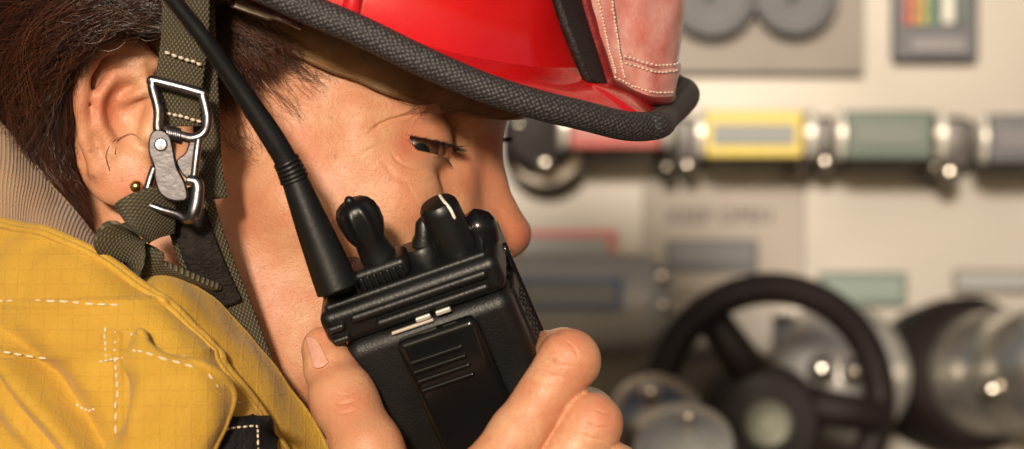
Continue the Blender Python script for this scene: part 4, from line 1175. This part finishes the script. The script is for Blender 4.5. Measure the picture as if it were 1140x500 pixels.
for x, y, r_ in ((790, -8, 52), (882, -6, 48)):
    r0 = r_ * K * 1.03
    g_ = disc('gauge', x, y, PF - .012, [(r0, 0), (r0, .018), (r0*.96, .024), (r0*.86, .024), (r0*.82, .018)], M_nvy)
    disc('dial', x, y, PF - .028, [(r0*.82, 0), (.0001, .001)], M_dial, g_)
    tube('needle', [at(x - 3, y + 8, PF - .0325), at(x + 16, y - 22, PF - .0325)], .0015, M_needle, g_, 6)
# indicator panel
ip = pl(994, -60, 1090, 68, M_nvy, 'indicator_panel', dep=.014, bev=.003)
def lamp(name, col, st):
    s = NT(name); s.set(Base_Color=tuple(c*.5 for c in col), Emission_Color=col, Emission_Strength=st, Roughness=.4); return s.m
for i, (c_) in enumerate([(.75, .06, .02), (.8, .28, .02), (.65, .5, .04), (.08, .3, .12)]):
    m_ = lamp('lamp glow', c_, .55)
    for j in range(3): pl(1008 + i*9, -18 + j*16, 1014 + i*9, -6 + j*16, m_, 'lamp', ip, Y=PF - .014, dep=.004)
pl(1050, -18, 1062, 26, simple('white legend', (.6, .6, .52), .5), 'scale_strip', ip, Y=PF - .014, dep=.004)
pl(1066, -18, 1076, 26, M_green, 'scale_strip', ip, Y=PF - .014, dep=.004)
pl(1014, 42, 1076, 58, simple('faint legend', (.17, .16, .17), .5), 'legend', ip, Y=PF - .014, dep=.003)

# row of pull handles
HY = PF - .075
def handle(x0, x1, y0, y1, plate_m, legend_m, knob=None, wide=12, name_label=None, hot=True):
    h_ = tube('pull_handle', [at(x0, (y0+y1)/2, HY), at(x1, (y0+y1)/2, HY)], (y1-y0)/2*K*.955*.86, M_chs, eng, 32, n=6)
    for x in (x0 + wide/2, x1 - wide/2):
        lathe('end_cap', [(.0001, -.5*wide*K), ((y1-y0)/2*K*.80, -.5*wide*K), ((y1-y0)/2*K*.96, -.3*wide*K), ((y1-y0)/2*K*.96, .3*wide*K), ((y1-y0)/2*K*.8, .5*wide*K), (.0001, .5*wide*K)],
              Matrix.Translation(at(x, (y0+y1)/2, HY)) @ Matrix.Rotation(R(90), 4, 'Y'), M_cap, h_, 32, local=False)
    bx(x0 + wide + 1, y0 + 3, x1 - wide - 1, y1 - 3, HY - (y1-y0)/2*K - .002, .010, .002, plate_m, 'name_plate', h_)
    bx(x0 + wide + 9, y0 + 18, x1 - wide - 10, y1 - 17, HY - (y1-y0)/2*K - .0045, .003, .0005, legend_m, 'legend', h_)
    tube('stem', [at((x0+x1)/2, (y0+y1)/2, HY), at((x0+x1)/2, (y0+y1)/2, PF)], .011, M_chr, h_, 16)
    return h_
handle(773, 907, 120, 178, M_yel, M_grey); handle(929, 1052, 120, 180, M_green, simple('green legend', (.11, .13, .11), .5)); handle(1088, 1200, 124, 184, M_nvy, simple('grey legend faint', (.11, .10, .11), .5)); handle(622, 748, 112, 168, M_redp, simple('pale legend', (.45, .2, .18), .5))
for x, y, r_, m_ in ((918, 180, 17, M_chr), (1057, 192, 20, M_chr), (765, 184, 14, M_chr), (607, 182, 17, M_chr), (578, 138, 10, M_chr), (1040, 186, 12, M_chs), (890, 184, 12, M_chs), (742, 186, 12, M_chs)):
    p = at(x, y, PF - .05); kb = ball('handle_lock', p, r_*K*.72, m_, eng, 32, 24)
    tube('lock_stem', [p, Vector((p.x, PF, p.z))], .006, M_chs, kb, 12)
pf = at(607, 172, PF - .03)
disc('valve_flange', 607, 168, PF - .01, [(.030, 0), (.030, .012), (.024, .018), (.0001, .02)], M_chs)
disc('dark_valve', 600, 152, PF - .02, [(.024, 0), (.026, .02), (.020, .03), (.0001, .032)], M_rub)
for x in (915, 1060, 760): disc('valve_flange', x, 162, PF, [(.020, 0), (.020, .012), (.016, .018), (.0001, .02)], M_dk)
# name plates on the panel
def nameplate(x0, y0, x1, y1, m, lm, t=6):
    q = pl(x0, y0, x1, y1, m, 'name_plate'); pl(x0 + t, y0 + t, x1 - t, y1 - t, lm, 'legend', q, Y=PF - .006, dep=.002, bev=.0004)
nameplate(572, 256, 686, 293, M_redp, M_grey, 8); nameplate(741, 267, 844, 303, M_nvy, simple('slate legend', (.10, .10, .11), .5)); nameplate(912, 303, 1010, 341, M_green, simple('green legend two', (.13, .17, .15), .5))
nameplate(1062, 300, 1180, 326, M_dkp, M_grey, 5)
# cast wording, two short words too soft to read
def words(txt, px_, py_, size):
    cu = bpy.data.curves.new('lettering', 'FONT'); cu.body = txt; cu.size = size * K; cu.extrude = .0008; cu.align_x = 'CENTER'; cu.align_y = 'CENTER'
    o = bpy.data.objects.new('lettering', cu); COL.objects.link(o); dg = bpy.context.evaluated_depsgraph_get(); me = bpy.data.meshes.new_from_object(o.evaluated_get(dg))
    bpy.data.objects.remove(o); Mx = Matrix.Translation(at(px_, py_, PF - .0045)) @ Matrix.Rotation(R(90), 4, 'X'); me.transform(Mx)
    me.materials.clear(); return link_mesh('lettering', me, simple('brown engraving', (.05, .03, .03), .5), eng, False)
pl(716, 204, 896, 330, M_pdk, 'dark_reflection_plate', dep=.003)  # added plate, standing in for a dark reflection gradient on the panel
words('KEEP OPEN', 802, 241, 24)
# chrome discharge cylinder with the blue plate
cyl = lathe('discharge_tube', [(.0001, -.16), (.020, -.155), (.030, -.148), (.033, -.14), (.033, .1)], Matrix.Translation(at(650, 338, PF - .09)) @ Matrix.Rotation(R(-90), 4, 'Y') @ Matrix.Translation((0, 0, .10)), simple('pale satin tube', (.40, .39, .37), .4, .2, .1, 20), eng, 40, local=False)
q = bx(576, 309, 693, 346, PF - .128, .006, .001, M_blue, 'name_plate', cyl); bx(584, 316, 685, 339, PF - .130, .0015, .0003, M_grey, 'legend', q)
for x, y in ((737, 308), (737, 340)): ball('tube_bolt', at(x, y, PF - .11), .0075, M_chr, cyl, 20, 14)
box('tube_mount', tuple(at(640, 338, PF - .05)), (.05, .10, .05), .004, M_chs, cyl, local=False)
# black handwheel
hw_c = at(858, 447, .82); hwR = 126 * S * 1.82
ringp = [hw_c + Vector((math.cos(a)*hwR, 0.02*math.cos(a), math.sin(a)*hwR*1.0)) for a in np.linspace(0, 2*math.pi, 64, endpoint=False)]
hw = tube('handwheel', ringp, 18*S*1.82, M_rub, eng, 20, n=128, closed=True)
for a in (125, 245, -8):
    e_ = hw_c + Vector((math.cos(R(a))*hwR, 0, math.sin(R(a))*hwR))
    tube('spoke', [hw_c + Vector((0, .02, 0)), e_], [.014, .010], M_rub, hw, 14)
hubM = Matrix.Translation(hw_c + Vector((-.003, .01, -.013))) @ Matrix.Rotation(R(90), 4, 'X')
hub = lathe('hub', [(.034, -.05), (.036, 0), (.030, .016), (.0001, .02)], hubM, M_rub, hw, 40, local=False)
lathe('hub_cap', [(.0142, .018), (.0142, .030), (.0115, .033), (.008, .032), (.007, .034), (.0001, .034)], hubM, simple('pale brass', (.20, .205, .155), .5, .2), hub, 40, local=False)
tube('wheel_shaft', [hw_c + Vector((-.003, .03, -.013)), Vector((hw_c.x, PF, hw_c.z - .013))], .03, M_dk, hw, 20)
# intake seen through the wheel: dark housing and bright cap
disc('intake_housing', 800, 520, PF, [(.085, 0), (.085, .06), (.078, .07), (.0001, .07)], M_dk)
ic = disc('intake_cap', 925, 415, PF, [(.046, 0), (.050, .04), (.044, .085), (.030, .10), (.0001, .108)], simple('brushed cap', (.50, .48, .45), .38, .6, .1, 20))
ball('cap_nut', at(915, 411, PF - .12), .0100, M_chr, ic, 20, 14); ball('cap_nut', at(950, 414, PF - .115), .0090, M_chr, ic, 20, 14)
tube('cap_lug', [at(872, 350, PF - .05), at(874, 430, PF - .05)], .008, M_chr, ic, 12)
# big suction cap at the right: black ring and chrome barrel
Ms = Matrix.Translation(at(1062, 418, PF - .02)) @ Matrix.Rotation(R(84), 4, 'X') @ Matrix.Rotation(R(30), 4, 'Y')
sc_ = lathe('suction_ring', [(.030, -.05), (.048, -.03), (.053, .0), (.053, .022), (.049, .028), (.040, .028)], Ms, M_rub, eng, 56, local=False)
sb = lathe('suction_cap', [(.042, .02), (.042, .060), (.039, .066), (.041, .070), (.041, .110), (.034, .120), (.0001, .122)], Ms, simple('bright satin barrel', (.55, .52, .47), .27, .9, .1, 20), sc_, 56, local=False)
for a in (-20, 15, 80, 200):
    pz = Ms @ Vector((math.cos(R(a))*.043, math.sin(R(a))*.043, .09)); ball('lug', pz, .0085, M_chr, sb, 20, 14)
# chrome relief valve at the bottom
rv = lathe('relief_valve', [(.029, -.02), (.030, .010), (.027, .026), (.020, .036), (.009, .041), (.0001, .042)], Matrix.Translation(at(728, 484, .74)) @ Matrix.Rotation(R(60), 4, 'X'), M_chs, eng, 48, local=False)
ball('valve_nut', at(724, 436, .70), .0062, M_chr, rv, 20, 14); ball('valve_nut', at(766, 464, .64), .0050, M_chr, rv, 20, 14)
cp = lathe('drain_cap', [(.027, -.02), (.028, .006), (.026, .013), (.018, .018), (.0001, .020)], Matrix.Translation(at(762, 506, .66)) @ Matrix.Rotation(R(50), 4, 'X'), simple('pale cap', (.50, .48, .42), .25, .5), eng, 48, local=False)
tube('valve_stem', [at(735, 500, .72), Vector((at(735, 500, .72).x, PF, at(735, 500, .72).z))], .018, M_chs, rv, 20)
